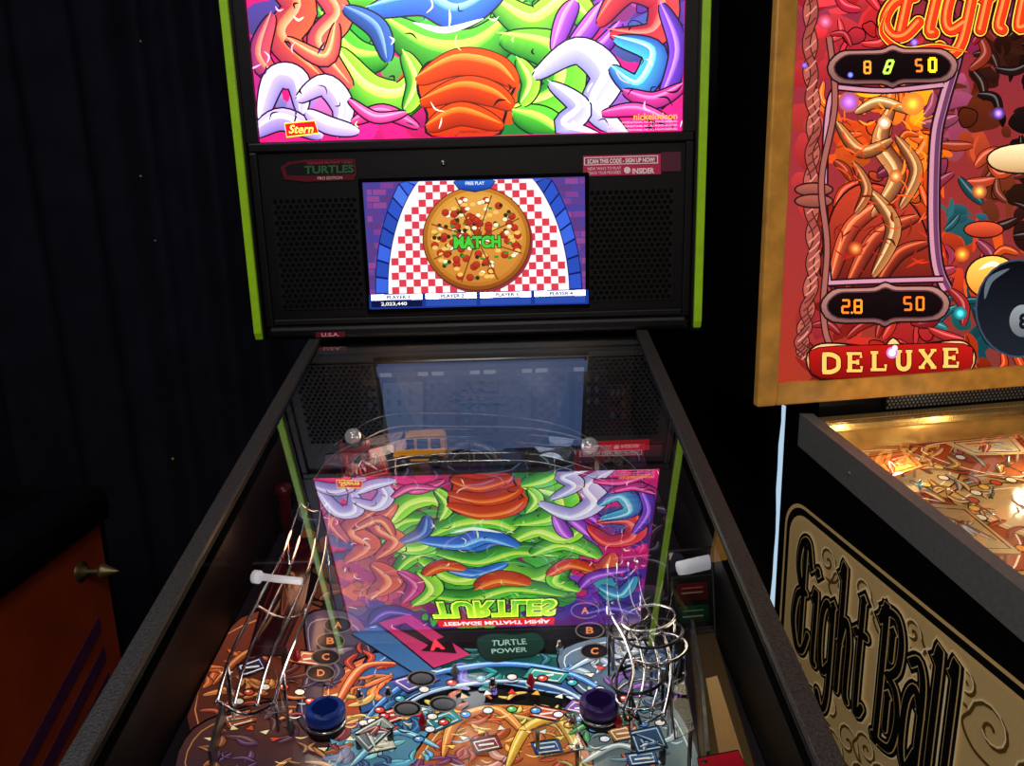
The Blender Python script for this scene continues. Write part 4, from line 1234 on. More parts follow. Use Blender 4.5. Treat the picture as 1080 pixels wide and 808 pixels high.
DA = [(850, 20, '8a2840'), (860, 90, 'a82c30'), (850, 160, 'a42c2c'), (855, 250, 'a02828'), (850, 330, '8c2428'), (870, 30, 'b83038'), (900, 40, 'a8202c'), (930, 20, 'b02428'), (960, 30, 'a82428'), (990, 30, '882040'), (870, 390, '781818'), (920, 350, 'a4241c'), (980, 350, '942020'),
 (890, 105, 'dc5c1c'), (930, 105, 'f4701c'), (965, 110, 'ff9418'), (890, 150, 'c04014'), (960, 150, 'ec6414'), (900, 190, 'ac3414'), (970, 200, 'c84414'), (885, 240, '841c10'), (965, 260, '982010'), (920, 280, '6c1410'), (885, 290, '741410'),
 (995, 120, '843850'), (990, 200, '6c2438'), (990, 280, '782434'), (1020, 60, '6c2414'), (1050, 60, '2c120c'), (1070, 100, '140a08'), (1030, 120, '4c1c0c'), (1020, 180, 'a83c20'), (1050, 210, '5c2414'), (1075, 230, '200e0a'), (1010, 220, '204a50'), (1070, 270, 'c84814'), (1010, 270, 'a83014'), (1000, 340, '1a5658'), (1030, 350, '103a40'), (1060, 385, 'ac3008'), (1020, 385, '8c240c'), (1020, 15, '902038'), (1060, 20, '741c34'), (1150, 100, '301410'), (1150, 300, '642414')]
DB = (842, 1160, -60, 402)
D.mosaic(220, DB, DA, 12, 22, power=5, jit=0.2)
D.mosaic(170, DB, DA, 5, 11, line='100406', pline=0.35, power=5, jit=0.4)
D.mosaic(150, (870, 1160, -20, 395), DA, 8, 15, line='100406', kind='lick', power=5, jit=0.5)
# still shapes of the lower right
D.blob([(1040, 165), (1062, 154), (1120, 152), (1130, 175), (1080, 182), (1048, 178)], 'e8d0a0', 'a88050', '1a0c08', 2)
D.ell(1035, 242, 20, 8, 'c84a28', '8a2418', '1a0808', 1.5)
D.ell(1044, 292, 27, 22, 'f8b850', 'd07020', '200c08', 2)
D.stroke([(1030, 284), (1045, 278), (1060, 286)], 5, 'fff0c0', taper=True)
D.ell(1072, 325, 44, 50, '08080c', '161a22', '303848', 2)
D.ell(1076, 338, 14, 17, '7a8084', '50565a')
D.text('8', q4(1072, 1082, 330, 347), '101014', 0.05)
D.stroke([(1036, 315), (1042, 295), (1062, 283)], 6, '4c5660', taper=True)
# red dome and drifting tan licks (plain shapes)
D.blob([(872, 300), (872, 240), (888, 206), (915, 194), (950, 208), (972, 240), (980, 300)], 'a83420', '48100e', '1c0a0a', 2)
for pts, w, cs in (([(878, 290), (896, 240), (936, 212)], 12, ('f09060', 'c04c2c', '5c1814')), ([(896, 296), (922, 250), (960, 232)], 12, ('e08050', 'a83c24', '4c1412')), ([(926, 298), (946, 268), (972, 258)], 10, ('d87048', '98341e', '40100e')),
 ([(938, 116), (926, 150), (944, 186), (922, 222)], 14, ('e8c88c', 'b87844', '5a2c1c')), ([(884, 134), (906, 160), (934, 150)], 10, ('e0b880', 'b0703c', '502818')), ([(946, 150), (964, 180), (950, 214)], 10, ('e0b880', 'a86838', '502818')), ([(904, 118), (926, 108), (956, 118)], 8, ('f0dcb8', 'c89458', '6a3c24')), ([(918, 206), (940, 240), (922, 284)], 12, ('e0c08c', 'a86c3c', '502818')), ([(900, 176), (912, 200), (902, 222)], 8, ('e0a070', 'a05c34', '441c10'))):
    D.ribbon(pts, w, cs[0], cs[1], cs[2], '200c08', lw=2.5)
D.mosaic(70, (880, 975, 105, 290), DA, 4, 9, kind='stroke', power=5, jit=0.8)
# bulb glow painted into the print colours, small points
for x, y, r, core, rim in ((893, 108, 11, 'a060ff', '9c4a34'), (960, 110, 12, 'ffa030', 'd86c28'), (930, 130, 7, 'fff0d0', 'c07038'), (942, 186, 7, 'ff9a58', 'a04c24'), (1072, 16, 10, '9a60ff', '702440'), (1008, 34, 9, 'c070ff', '80304c'), (860, 130, 8, 'ff6040', '963436'), (1030, 202, 8, 'ff9a40', '74382a'), (1012, 268, 8, 'ff9030', '98381c'), (900, 262, 8, 'ff7838', '7c2416'), (1020, 380, 8, 'ffa040', '8c3016'), (990, 384, 7, '6a70ff', '74283c'), (868, 24, 8, 'ff6080', 'a03040'), (1050, 120, 7, 'a070ff', '301810'), (1010, 330, 7, '40c0d0', '1a5658')):
    D.glow(x, y, r, core, rim)
# divider scroll frame
for xo, c, w in ((0, '200c14', 15), (0, 'b07888', 10), (2, '5a3050', 5)):
    D.stroke([(1010+xo, 20), (1006+xo, 60), (992+xo, 110), (984+xo, 150), (982+xo, 230), (986+xo, 280), (996+xo, 305)], w, c)
for c, w in (('200c14', 8), ('b0788a', 4)):
    D.stroke([(872, 300), (868, 240), (868, 160), (872, 110), (880, 92)], w, c)
    D.stroke([(876, 92), (930, 96), (992, 90)], w, c)
    D.stroke([(872, 298), (920, 296), (992, 294)], w, c)
# rope
rope = csmooth([(872, -80), (850, -20), (846, 60), (850, 130), (847, 200), (850, 270), (843, 330), (838, 368), (858, 378)], 14, False)
for off, ph in ((0, 0), (0, PI)):
    q = [(p[0]+6+4*math.sin(i*0.55+ph), p[1]) for i, p in enumerate(rope)]
    D.stroke(q, 9.5, '2a1010', smooth=False)
    D.stroke(q, 7, '9a4c40' if ph == 0 else '8a3e36', smooth=False)
for i in range(0, len(rope)-1, 2):
    x, y = rope[i]
    D.stroke([(x+1, y+5), (x+7, y), (x+12, y-6)], 1.6, random.choice(['b87868', '4a2420']), smooth=False)
for y in (200, 212):
    D.ell(856, y, 19, 6, '944c40', '6a3830', '2a1010', 2)
rope2 = csmooth([(872, 40), (878, 110), (864, 190), (870, 260), (866, 330), (878, 370), (918, 392)], 8, False)
D.stroke(rope2, 8, '2a1010', smooth=False)
D.stroke(rope2, 5, '8a5048', smooth=False)
# title lettering, top right: heavy slanted script with a yellow outline
HT = 78
def title(wd, c, dx=0, dy=0):
    x = 926
    for ch in 'Eight Ball':
        w_, st = LET[ch]
        for s in st:
            pts = [(x+dx+a*HT*0.64+0.22*b*HT, 40+dy-b*HT-0.06*(x-926)) for a, b in s]
            D.stroke(pts, wd, c, cap=True)
            p = pts[0]
            D.blob([(p[0]-wd*0.9, p[1]+wd*0.2), (p[0], p[1]-wd*0.7), (p[0]+wd*0.9, p[1]-wd*0.2), (p[0], p[1]+wd*0.7)], c, smooth=False)
        x += (w_+0.14)*HT*0.64
title(18, '1c080a')
title(14, 'f0b838')
title(11.5, '5c0c08')
title(9.5, 'f03014')
title(3, 'ff7c3c', -1.5, -1)
for wd, c in ((11, '1c080a'), (8, 'f0b838'), (5.5, 'e02c14')):
    D.stroke([(932, 12), (926, 36), (950, 54), (985, 50), (1016, 56)], wd, c, taper=True)
# score displays
for (x0, x1, y0, y1) in ((870, 1005, 53, 91), (863, 997, 302, 341)):
    cx, cy = (x0+x1)/2, (y0+y1)/2
    fr = [(x0, cy), (x0+12, y0+4), (x0+30, y0+2), (cx-12, y0+1), (cx, y0-4), (cx+12, y0), (x1-30, y0), (x1-12, y0+2), (x1, cy-3), (x1-12, y1-5), (cx+12, y1-3), (cx, y1+2), (cx-12, y1-2), (x0+12, y1-3)]
    D.blob(fr, 'a07068', '60403c', '1c0c10', 2, k=3)
    ins = [(cx+(x-cx)*0.9, cy+(y-cy)*0.76) for x, y in fr]
    D.blob(ins, '120809', '0a0506', '4a2a30', 1.5, k=3)
seven(D, '8', 908, 66, 6, 12, 'f09838')
seven(D, '8', 928, 65, 6, 13, 'b8f050', sl=0.35, wd=2.6)
seven(D, '5', 962, 64, 6, 12, 'ff8030')
seven(D, '0', 976, 63, 6.5, 13, 'ffe020', wd=3.2)
for ch, x, y, c in (('2', 885, 316, 'ff7a20'), ('8', 898, 316, 'ff8a28'), ('5', 950, 313, 'ff6a18'), ('0', 963, 313, 'ff7a20')):
    seven(D, ch, x, y, 7, 13, c)
D.ell(895, 329, 1.2, 1.2, 'ff8a28')
# DELUXE plaque : spaced gold capitals with slab serifs
D.blob([(848, 378), (858, 364), (880, 362), (925, 366), (938, 356), (952, 364), (1000, 359), (1016, 362), (1024, 376), (1012, 392), (950, 392), (938, 398), (925, 396), (862, 398)], 'd8b078', 'a06830', '200a08', 2, k=3)
D.blob([(851, 379), (860, 366), (935, 363), (1012, 362), (1021, 376), (1010, 391), (935, 395), (862, 397)], 'a01410', '6a0808', '300404', 1, k=3)
SER = {'D': [[(0, 0), (0, 1)], [(-.1, 1), (.45, 1), (.85, .8), (.9, .5), (.85, .2), (.45, 0), (-.1, 0)]],
       'E': [[(.1, 0), (.1, 1)], [(-.1, 1), (.8, 1), (.8, .76)], [(-.1, 0), (.84, 0), (.84, .26)], [(.1, .5), (.6, .5)], [(.6, .64), (.6, .36)]],
       'L': [[(.12, 0), (.12, 1)], [(-.1, 1), (.36, 1)], [(-.1, 0), (.84, 0), (.84, .3)]],
       'U': [[(.12, 1), (.12, .25), (.3, 0), (.62, 0), (.8, .25), (.8, 1)], [(-.08, 1), (.34, 1)], [(.6, 1), (1.0, 1)]],
       'X': [[(.05, 1), (.85, 0)], [(.85, 1), (.05, 0)], [(-.1, 1), (.26, 1)], [(.66, 1), (1.0, 1)], [(-.1, 0), (.26, 0)], [(.66, 0), (1.0, 0)]]}
for dark in (True, False):
    for i, ch in enumerate('DELUXE'):
        x = 866+i*25.2; yb = 391-i*1.15; h = 18
        for j, s in enumerate(SER[ch]):
            pts = [(x+a*16.5, yb-b*h) for a, b in s]
            wd = 4.6 if (j == 0) or (ch == 'D') else 3.0
            if ch == 'X' and j == 1: wd = 3.0
            D.stroke(pts, wd+(2.2 if dark else 0), '300606' if dark else 'e8a850', smooth=(ch in 'DU' and len(pts) > 3), k=4, cap=False)
# shine of small bulbs behind the glass, painted as bright discs
for x, y, r, c in ((937, 371, 6, 'e0a0ff'), (940, 366, 3, 'ffffff'), (960, 46, 4, '6a50ff'), (893, 80, 3, '5060ff'), (845, 70, 3, '5a48d0')):
    D.ell(x, y, r, r, mixc(lin(c), lin('60302c'), 0.55))
    D.ell(x, y, r*0.6, r*0.6, tuple(2.5*t for t in lin(c)))
D.build('backglass', A_bg, BB2, fix=False, label='lit red and amber printed glass')

# cabinet 2
CE = 0.04
XR = 0.55                      # right side of the cabinet
g = G()
for xa, xb in ((0.07, 0.088), (XR-0.018, XR)):
    prof = [(-1.05, 0.50), (CE, 0.58), (CE, 1.08), (0.0, zr(0)-0.004), (-1.05, zr(-1.05)-0.004)]
    g.prism([L2((xa, y, z)) for y, z in prof], tuple(EX*((xb-xa)*U2)))
g.box((0.088, -1.05, 0.50), (XR-0.018, -1.032, zr(-1.05)-0.02), L2)
g.box((0.088, CE-0.018, 0.58), (XR-0.018, CE, 1.08), L2)
g.prism([L2((0.088, -1.03, 0.51)), L2((0.088, CE-0.018, 0.59)), L2((0.088, CE-0.018, 0.61)), L2((0.088, -1.03, 0.53))], tuple(EX*((XR-0.106)*U2)))
CB2 = g.build('cabinet', M_black, m2)
for xa in (0.2, 0.42):
    G().prism([L2((xa, CE-0.005, 0.9)), L2((xa, BD-0.01, ZB-0.012)), L2((xa, BD-0.01, ZB+0.003)), L2((xa, CE-0.005, ZB+0.003))], tuple(EX*0.024)).build('support_bracket', M_black, m2)
for x in (0.078, XR-0.008):
    for y in (-1.03, CE-0.02):
        sx = 1 if x > 0.3 else -1
        if y > -0.5:
            a = L2((x-sx*0.03, y, 0.66)); b = L2((x-sx*0.03, y, ZF))
        else:
            a = L2((x, y, 0.72)); b = L2((x+sx*0.01, y-0.03, ZF))
        G().tube([a, b+V((0, 0, 0.04))], 0.016, 6).lathe([(0.012, 0.04), (0.012, 0.02), (0.03, 0.015), (0.03, 0)], b, n=16).build('leg', M_black, m2)
for s, x in ((-1, 0.07), (1, XR)):
    prof = [(x-s*0.018, 0.0), (x-s*0.018, 0.004), (x+s*0.003, 0.006), (x+s*0.003, -0.042), (x+s*0.0005, -0.042), (x+s*0.0005, 0.0)]
    n = len(prof)
    vs = [L2((px_, y, zr(y)+z)) for y in (-1.05, 0.005) for px_, z in prof]
    G().add(vs, [(i, (i+1) % n, n+(i+1) % n, n+i) for i in range(n)]+[tuple(range(n)), tuple(range(2*n-1, n-1, -1))]).build('side_rail', M_grey, m2, label='silver metal side rail')
    for y in (-0.12, -0.42):
        G().lathe([(0.003, 0), (0.003, 0.001), (0.001, 0.002)], L2((x+s*0.003, y, zr(y)-0.020)), tuple(EX*s), 12).build('rail_screw', M_grey, m2)
# neck with grille and brass channel
nk = G().box((0.1, 0.01, 1.07), (XR-0.03, BD-0.02, ZB), L2).build('neck', M_black, m2)
g = G().box((0.20, 0.002, zr(0)+0.003), (XR-0.03, 0.012, ZB-0.003), L2)
gr = g.build('vent_grille', M_black, m2)
g = G()
for r in range(4):
    for k in range(48):
        c = L2((0.204+k*0.0064+(0.0032 if r % 2 else 0), 0.0015, zr(0)+0.0055+r*0.0048))
        g.add([c+EX*(0.0025*math.cos(t*PI/4))+V((0, 0, 0.0025*math.sin(t*PI/4))) for t in range(8)], [tuple(range(8))])
g.build('perforation', M_grey, gr, fix=False)
G().box((0.092, -0.022, zr(0)-0.018), (XR-0.022, 0.002, zr(0)+0.000), L2).build('glass_channel', M_brass, m2, bevel=0.003)
def z2(y): return 1.030+0.145*y
G().box((0.088, -0.004, 0.97), (XR-0.018, 0.004, zr(0)-0.016), L2).build('rear_board', M_brass, m2)
G().add([L2((0.090, -1.03, zr(-1.03)-0.003)), L2((XR-0.02, -1.03, zr(-1.03)-0.003)), L2((XR-0.02, -0.02, zr(-0.02)-0.003)), L2((0.090, -0.02, zr(-0.02)-0.003))], [(0, 1, 2, 3)]).build('playfield_glass', M_glass2, m2, fix=False)
N2 = (V((0, 0, 1))-EY*0.145).normalized()
Q = Art(L2((0, 0, 1.030)), N2, eps=4e-6)
def l2p(x, y): return L2((x, y, z2(y)))
XM = XR-0.019
Q.rect3([l2p(0.088, -1.03), l2p(XM, -1.03), l2p(XM, -0.004), l2p(0.088, -0.004)], 'b8884c')
# drawn in hundredths: (x right, y away) -> table
Q.map = lambda p: l2p(min(max(p[0]/100.0, 0.0885), XM-0.0005), min(max(p[1]/100.0, -1.0), -0.005))
NK = '4a2414'
for pts, c1, c2 in (
 ([(9, -2), (22, -1), (26, -8), (18, -14), (9, -12)], 'e0c080', 'b88440'), ([(24, -1), (40, -1), (42, -9), (32, -13), (25, -8)], 'b86030', '783418'), ([(42, -1), (53, -1), (53, -14), (44, -12)], 'e8cc90', 'c09854'),
 ([(9, -13), (18, -15), (22, -24), (14, -32), (9, -30)], 'a85028', '682814'), ([(19, -15), (32, -14), (38, -24), (28, -32), (22, -26)], 'f0d8a0', 'c89c58'), ([(34, -14), (53, -15), (53, -28), (42, -30), (38, -22)], 'c88440', '8c5424'),
 ([(9, -33), (20, -31), (30, -36), (26, -48), (9, -50)], 'e4c488', 'b48848'), ([(30, -34), (44, -32), (53, -36), (53, -52), (34, -52)], 'a04424', '602414')):
    Q.blob(pts, c1, c2, NK, 0.25)
    cx = sum(p[0] for p in pts)/len(pts); cy = sum(p[1] for p in pts)/len(pts)
    qq = csmooth(pts, 4)
    Q.stroke([(cx+(x-cx)*0.86, cy+(y-cy)*0.86) for x, y in qq+[qq[0]]], 0.22, 'fff0d0', smooth=False)
rq = random.Random(17)
for i in range(210):
    x, y = rq.uniform(9.5, 51), rq.uniform(-46, -2)
    a = rq.uniform(-PI, PI); l = rq.uniform(1.4, 3.8); bnd = rq.uniform(-1.0, 1.0)
    cs = rq.choice([('fff0c8', 'd8ac68', '946030'), ('e89850', 'a84c20', '602410'), ('ffe098', 'd0943c', '805018'), ('d8d0c0', '98948c', '504c44'), ('c85038', '8c2818', '4c120c'), ('f8e4b8', 'c89858', '845424')])
    Q.ribbon([(x, y), (x+l*0.5*math.cos(a)-bnd*math.sin(a), y+l*0.5*math.sin(a)+bnd*math.cos(a)), (x+l*math.cos(a), y+l*math.sin(a))], rq.uniform(0.35, 0.8), cs[0], cs[1], cs[2], NK, lw=0.22)
for (cx, cy, rx, ry, n_, a0, a1, cols) in ((30, -22, 11, 9, 13, 10, 170, ['fff0d0', 'd04828', 'f0c050']), (22, -20, 7, 8, 10, 190, 350, ['f8e8c0', 'e09030']), (40, -18, 6, 7, 9, 0, 315, ['d84c30', 'fff4e0']), (18, -40, 7, 6, 8, 20, 160, ['fff0d0', 'c84028']), (18, -8, 5, 4, 8, 0, 315, ['f0c050', 'fff0d0']), (34, -6, 6, 3, 7, 0, 180, ['e8e0d0', 'c03820'])):
    for i in range(n_):
        t = math.radians(a0+(a1-a0)*i/(n_-1))
        Q.ell(cx+rx*math.cos(t), cy+ry*math.sin(t), 0.6, 0.6, cols[i % len(cols)], None, NK, 0.2, n=14)
PF2 = Q.build('playfield', A_pf2, m2, fix=False, label='cream and amber printed playfield')
G().prism([l2p(0.088, -1.03)-V((0, 0, 0.001)), l2p(XM, -1.03)-V((0, 0, 0.001)), l2p(XM, -0.004)-V((0, 0, 0.001)), l2p(0.088, -0.004)-V((0, 0, 0.001))], (0, 0, -0.012)).build('playfield_board', M_board, PF2)
rnd = random.Random(8)
for i in range(26):
    x, y = rnd.uniform(0.11, 0.5), rnd.uniform(-0.46, -0.03)
    b = l2p(x, y)
    G().lathe([(r*0.6, h*0.6) for r, h in [(0.006, -0.001), (0.004, 0.006), (0.007, 0.009), (0.007, 0.016), (0.004, 0.018), (0.004, 0.03), (0.001, 0.032)]], b, n=12).build('post', rnd.choice([M_chrome, M_amber, M_chrome, M_steel, M_cream]), m2)
# plastics: flat printed pieces on posts
for poly, c1, c2 in (([(11, -6), (20, -5), (19, -10), (12, -12)], 'd89040', 'a05424'), ([(27, -4), (38, -4), (36, -9), (28, -8)], 'e8d0a0', 'c09c64'), ([(42, -6), (51, -5), (51, -13), (45, -12)], 'b84424', '7c2414'), ([(11, -18), (17, -20), (16, -30), (11, -29)], 'e0c080', 'b0844c'), ([(33, -18), (42, -17), (44, -25), (36, -26)], 'd8a050', 'a06428'), ([(22, -28), (30, -32), (26, -38), (19, -34)], 'c05028', '802c14'), ([(40, -32), (50, -31), (50, -41), (42, -40)], 'e8d8b0', 'c4a470'), ([(12, -36), (19, -37), (17, -46), (11, -45)], 'd08c40', '945424')):
    h = 0.020
    A = Art(L2((0, 0, 1.030))+V((0, 0, h)), N2, eps=8e-6)
    A.map = lambda p: l2p(p[0]/100.0, p[1]/100.0)+V((0, 0, h))
    q = [A.px(p) for p in poly]
    A.prism([p-V((0, 0, 0.0004)) for p in q], (0, 0, -0.002))
    A.c[-8:] = [lin(c2)]*8
    A.blob(poly, c1, c2, NK, 0.12, smooth=False)
    cx = sum(p[0] for p in poly)/4; cy = sum(p[1] for p in poly)/4
    A.stroke([(cx+(x-cx)*0.82, cy+(y-cy)*0.82) for x, y in poly+[poly[0]]], 0.25, NK, smooth=False)
    for k in range(5):
        a, b = poly[rnd.randrange(4)], poly[rnd.randrange(4)]
        f, f2 = rnd.uniform(0.1, 0.6), rnd.uniform(0.1, 0.6)
        cs = rnd.choice([('fff8e8', 'd86038', '8c2c18'), ('fff0c0', 'e0a848', '8c5c20'), ('ffffff', 'c8c0b0', '6c6458')])
        A.ribbon([(cx+(a[0]-cx)*f, cy+(a[1]-cy)*f), (cx, cy+0.5), (cx+(b[0]-cx)*f2+0.4, cy+(b[1]-cy)*f2-0.4)], 0.7, cs[0], cs[1], cs[2], NK, lw=0.2)
    for p in (poly[0], poly[2]):
        pp = l2p((p[0]*0.75+cx*0.25)/100.0, (p[1]*0.75+cy*0.25)/100.0)
        A.tube([pp-V((0, 0, 0.001)), pp+V((0, 0, h-0.001))], 0.0022, 8)
        A.c[-16:] = [lin('a09070')]*16
    A.build('plastic_cover', A_pf2, m2, fix=False)
# wire lane guides
for i in range(6):
    x, y = 0.13+0.06*i, -0.10-0.05*(i % 3)
    p0, p1 = l2p(x, y), l2p(x+0.01, y-0.07)
    G().tube(csmooth([tuple(p0-V((0, 0, 0.001))), tuple(p0+V((0, 0, 0.012))), tuple(p1+V((0, 0, 0.012))), tuple(p1-V((0, 0, 0.001)))], 5, False), 0.0012, 6).build('wire_guide', M_chrome, m2)
M_lamp = mat('lamp glow', 'ffd8a0', 0.3, emit=3.0)
for i in range(6):
    x, y = rnd.uniform(0.12, 0.42), rnd.uniform(-0.4, -0.05)
    b = l2p(x, y)
    G().lathe([(0.003, -0.001), (0.003, 0.008)], b, n=10).ball(b+V((0, 0, 0.010)), 0.003, 8).build('lamp_bulb', M_lamp, m2)

# side art, sloping with the cabinet
nS = -EX
E = Art(L2((0.0695, 0, 0)), nS, eps=8e-6)
TS = 0.062
def sp(t, z): return L2((0.0695, t, z+TS*t))
def spoly(pts, col): E.put([sp(t, z) for t, z in pts], [tuple(range(len(pts)))], lin(col))
def arcpts(cx, cz, r, a0, a1, n=8): return [(cx+r*math.cos(a0+(a1-a0)*i/n), cz+r*math.sin(a0+(a1-a0)*i/n)) for i in range(n+1)]
def panel(x0, x1, z0, z1, r):
    return arcpts(x1-r, z1-r, r, 0, PI/2)+arcpts(x0+r, z1-r, r, PI/2, PI)+arcpts(x0+r, z0+r, r, PI, 1.5*PI)+arcpts(x1-r, z0+r, r, 1.5*PI, 2*PI)
spoly(panel(-0.62, 0.030, 0.60, 0.955, 0.05), 'c8a468')
spoly(panel(-0.615, 0.025, 0.605, 0.950, 0.047), '0c0a0a')
spoly(panel(-0.605, 0.016, 0.615, 0.940, 0.042), 'c8a468')
spoly(panel(-0.600, 0.011, 0.62, 0.935, 0.04), 'bf9f68')
def sstroke(pts, w, col, smooth=True):
    q = csmooth(pts, 6, False) if smooth and len(pts) > 2 else pts
    n = len(q)
    Ls = []; Rs = []
    for i in range(n):
        a = q[max(i-1, 0)]; b = q[min(i+1, n-1)]
        dx = b[0]-a[0]; dy = b[1]-a[1]; l = math.hypot(dx, dy) or 1
        Ls.append((q[i][0]-dy/l*w/2, q[i][1]+dx/l*w/2)); Rs.append((q[i][0]+dy/l*w/2, q[i][1]-dx/l*w/2))
    E.put([sp(*p) for p in Ls+Rs], [(i, i+1, n+i+1, n+i) for i in range(n-1)], lin(col))
    for p in (q[0], q[-1]):
        E.put([sp(p[0]+w/2*math.cos(t*PI/6), p[1]+w/2*math.sin(t*PI/6)) for t in range(12)], [tuple(range(12))], lin(col))
# scroll flourishes
for cx, cz, r, fl in ((-0.025, 0.69, 0.03, 1), (-0.085, 0.905, 0.020, -1), (-0.12, 0.885, 0.022, 1), (-0.165, 0.905, 0.018, -1), (-0.215, 0.895, 0.020, 1), (-0.26, 0.91, 0.016, -1), (-0.30, 0.89, 0.022, 1), (-0.345, 0.905, 0.018, 1), (-0.07, 0.675, 0.028, -1), (-0.115, 0.70, 0.022, 1), (-0.16, 0.68, 0.026, -1), (-0.20, 0.70, 0.022, 1), (-0.24, 0.68, 0.028, 1), (-0.29, 0.70, 0.024, -1), (-0.33, 0.68, 0.028, 1), (-0.38, 0.70, 0.026, -1), (-0.27, 0.65, 0.025, 1), (-0.36, 0.65, 0.025, -1), (-0.05, 0.65, 0.025, 1), (-0.13, 0.65, 0.025, -1), (-0.20, 0.65, 0.025, 1), (-0.385, 0.88, 0.03, 1), (-0.39, 0.80, 0.03, -1), (-0.43, 0.76, 0.035, 1), (-0.44, 0.86, 0.03, -1)):
    q = [(cx+fl*r*(1-i/19)*math.cos(i*0.5), cz+r*(1-i/19)*math.sin(i*0.5)) for i in range(18)]
    sstroke(q, 0.0040, '5a4018', False)
    sstroke([(cx+fl*r, cz), (cx+fl*r*1.3, cz-r*0.6), (cx+fl*r*0.7, cz-r*1.2), (cx-fl*r*0.2, cz-r*1.3)], 0.0040, '5a4018')
    sstroke([(p[0]+0.003, p[1]+0.002) for p in q[:12]], 0.0020, 'e8d0a0', False)
HH = 0.178
KX = 0.305
for width, colr in ((0.0255, 'ecd4a0'), (0.0212, '0a0808'), (0.0125, 'c8a468'), (0.0100, '0a0808')):
    t = -0.014
    for ch in 'Eight Ball':
        w, st = LET[ch]
        for s in st:
            sstroke([(t-x*HH*KX, 0.735+z*HH) for x, z in s], width, colr)
            # little spur at the head of each stroke
            p = (t-s[0][0]*HH*KX, 0.735+s[0][1]*HH)
            spoly([(p[0]+width*0.75, p[1]), (p[0], p[1]+width*0.75), (p[0]-width*0.75, p[1]), (p[0], p[1]-width*0.75)], colr)
        t -= (w+0.15)*HH*KX
SE2 = E.build('side_decal', A_side, CB2, fix=False, label='black and tan lettered side panel')

# ================================================================== MACHINE 3 (left)
G3 = math.radians(2)
N3 = V((math.cos(G3), -math.sin(G3), 0)); R3 = V((math.sin(G3), math.cos(G3), 0))
P3 = V((-0.77+CP.x, 1.35, 0))
def L3(p): return P3-R3*p[0]-N3*p[1]+V((0, 0, p[2]))   # p = (toward near, toward rear, up)
m3 = thing('pinball_machine', L3((0.28, 0.6, 0)), 0, 'orange-fronted pinball machine at the left edge with a dull brassy plunger knob', 'pinball machine')
g = G()
for ua, ub in ((0, 0.018), (0.542, 0.56)):
    prof = [(0, 0.38), (1.2, 0.38), (1.2, 1.03), (0.0, 0.86)]
    g.prism([L3((ua, b, z)) for b, z in prof], tuple(-R3*(ub-ua)))
g.box((0.018, 1.18, 0.38), (0.542, 1.2, 1.03), L3)
g.box((0.018, 0.02, 0.38), (0.542, 1.18, 0.4), L3)
g.build('cabinet', M_black, m3)
fp = G().box((0.004, -0.002, 0.385), (0.556, 0.02, 0.86), L3).build('front_panel', M_orange, m3, label='orange painted front')
for k, (z, w) in enumerate(((0.585, 0.03), (0.525, 0.03), (0.455, 0.045))):
    G().prism([L3((0.06, -0.0025, z+0.055)), L3((0.34, -0.0025, z-0.06)), L3((0.34, -0.0025, z-0.06+w)), L3((0.06, -0.0025, z+0.055+w))], tuple(N3*0.0008)).build('stripe', M_purple, fp, label='plum diagonal stripe')
G().box((0.0, -0.004, 0.385), (0.012, -0.001, 0.86), L3).build('corner_trim', M_black, m3)
prof = [(-0.014, 0.838), (-0.018, 0.86), (-0.014, 0.888), (0.0, 0.902), (0.03, 0.906), (0.07, 0.902), (0.07, 0.838)]
G().prism([L3((-0.006, b, z)) for b, z in prof], tuple(-R3*0.572)).build('lockdown_bar', M_black, m3, bevel=0.004)
for ua, ub in ((-0.004, 0.024), (0.536, 0.564)):
    poly = [(0.07, 0.872), (1.0, 1.005), (1.0, 1.02), (0.07, 0.895)]
    G().prism([L3((ua, b, z)) for b, z in poly], tuple(-R3*(ub-ua))).build('side_rail', M_black, m3)
G().prism([L3((0.02, b, z)) for b, z in ((0.07, 0.884), (1.0, 1.010), (1.0, 1.014), (0.07, 0.888))], tuple(-R3*0.52)).build('playfield_glass', M_blackgloss, m3)
G().box((-0.07, 0.95, 1.0), (0.63, 1.2, 1.78), L3).build('backbox', M_black, m3, bevel=0.006)
for u in (0.01, 0.55):
    for b_ in (0.03, 1.17):
        a = L3((u, b_, 0.7)); b = L3((u+(-0.012 if u < 0.3 else 0.012), b_+(0.03 if b_ > 0.5 else -0.03), 0))
        G().tube([a, b+V((0, 0, 0.04))], 0.02, 6).lathe([(0.012, 0.04), (0.012, 0.02), (0.03, 0.015), (0.03, 0)], b, n=16).build('leg', M_black, m3)
pb = L3((0.088, 0.0, 0.775))
pl = G().lathe([(0.019, -0.002), (0.019, 0.004), (0.011, 0.006), (0.009, 0.014), (0.0045, 0.015), (0.0045, 0.036)], pb, tuple(N3)).build('plunger', M_knob, m3, label='dull metal plunger')
G().lathe([(0.0045, 0.034), (0.007, 0.036), (0.0135, 0.040), (0.0135, 0.044), (0.0095, 0.053), (0.005, 0.063), (0.002, 0.070), (0.0005, 0.072)], pb, tuple(N3)).build('knob', M_knob, pl, label='pointed brassy knob')
# paper slip on the lockdown bar
pc = L3((0.30, 0.04, 0.9075))
g = G()
g.prism([pc+V((dx, dy, 0.0)) for dx, dy in ((-0.03, -0.05), (0.03, -0.045), (0.025, 0.055), (-0.03, 0.05))], (0, 0, 0.001))
tag(g.build('paper_slip', M_paper), 'small white paper slip lying on the black top of the orange-fronted machine', 'paper')

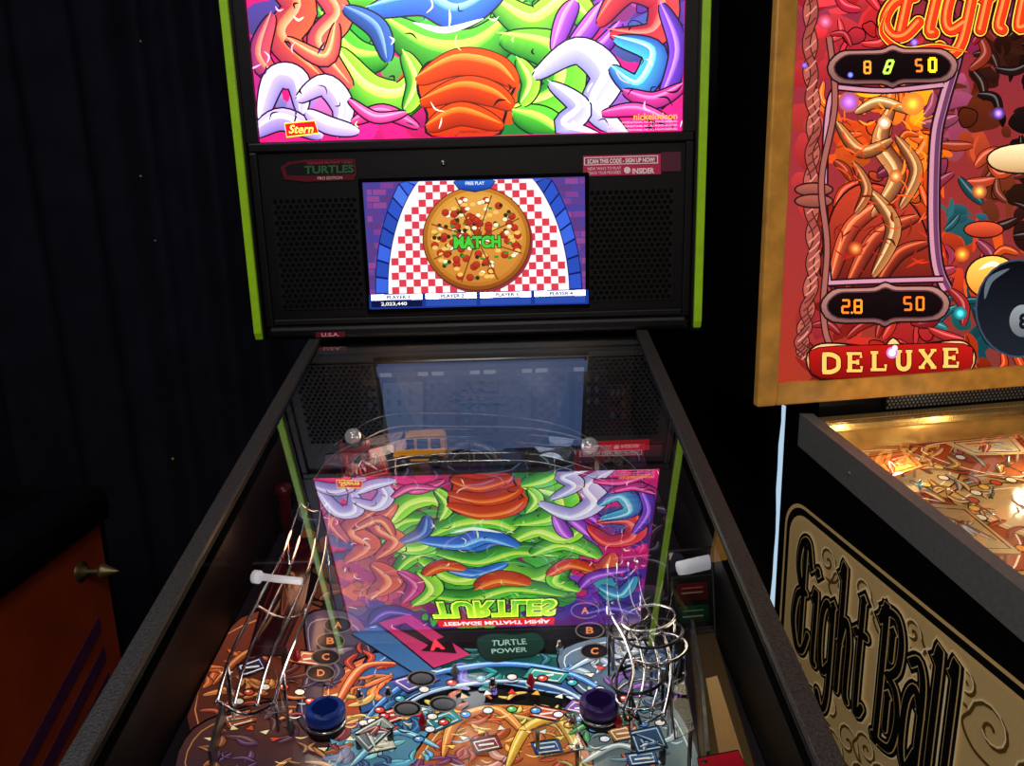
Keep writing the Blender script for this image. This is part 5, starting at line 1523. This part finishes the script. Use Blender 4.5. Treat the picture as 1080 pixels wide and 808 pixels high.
# ------------------------------------------------------------------ lights
def light(name, typ, loc, e, col, size=0.05, rot=None, sy=None):
    d = bpy.data.lights.new(name, typ)
    d.energy = e
    d.color = col
    if typ == 'AREA':
        d.size = size
        if sy:
            d.shape = 'RECTANGLE'; d.size_y = sy
    else:
        d.shadow_soft_size = size
    o = bpy.data.objects.new(name, d)
    COL.objects.link(o)
    o.location = loc
    if rot:
        o.rotation_euler = rot
    return o
light('overhead_fill', 'AREA', (0.5, -0.9, 2.6), 14, (1.0, 0.88, 0.76), 1.2, rot=(math.radians(25), 0, 0))  # unseen area light for the general dim room light
light('overhead_fill', 'AREA', (-0.7, 0.5, 2.6), 8, (0.70, 0.76, 1.0), 0.6, rot=(math.radians(15), 0, 0))  # unseen cool fill added to brighten the left machine
light('overhead_fill', 'AREA', (-0.15, -0.6, 2.4), 16, (1.0, 0.9, 0.8), 0.5, rot=(math.radians(10), math.radians(-40), 0))  # unseen tilted fill added for the right machine's rail and side print
for x, y, e, c in ((-0.13, 0.62, 0.20, (1, 0.85, 0.7)), (0.12, 0.64, 0.20, (1, 0.9, 0.8)), (0.0, 0.70, 0.20, (0.9, 0.95, 1)), (-0.19, 0.80, 0.18, (1, 0.45, 0.25)), (0.18, 0.78, 0.12, (1, 0.8, 0.65)), (0.20, 0.62, 0.05, (1, 0.85, 0.55)), (-0.1, 1.0, 0.05, (1, 0.6, 0.5)), (0.1, 1.0, 0.05, (0.7, 0.8, 1)), (-0.14, 1.06, 0.06, (1, 0.7, 0.5)), (0.1, 1.14, 0.04, (0.7, 0.8, 1))):
    light('playfield_lamp', 'POINT', (x, y, zp(y)+0.072), e, c, 0.02)
for x, y, e in ((0.16, -0.1, 0.30), (0.34, -0.12, 0.32), (0.22, -0.32, 0.32), (0.45, -0.3, 0.32)):
    p = L2((x, y, z2(y)+0.035))
    light('playfield_lamp', 'POINT', p, e, (1, 0.78, 0.48), 0.012)
w = bpy.data.worlds.new('world')
S.world = w
w.use_nodes = True
w.node_tree.nodes['Background'].inputs['Color'].default_value = (0.02, 0.02, 0.03, 1)
w.node_tree.nodes['Background'].inputs['Strength'].default_value = 0.3
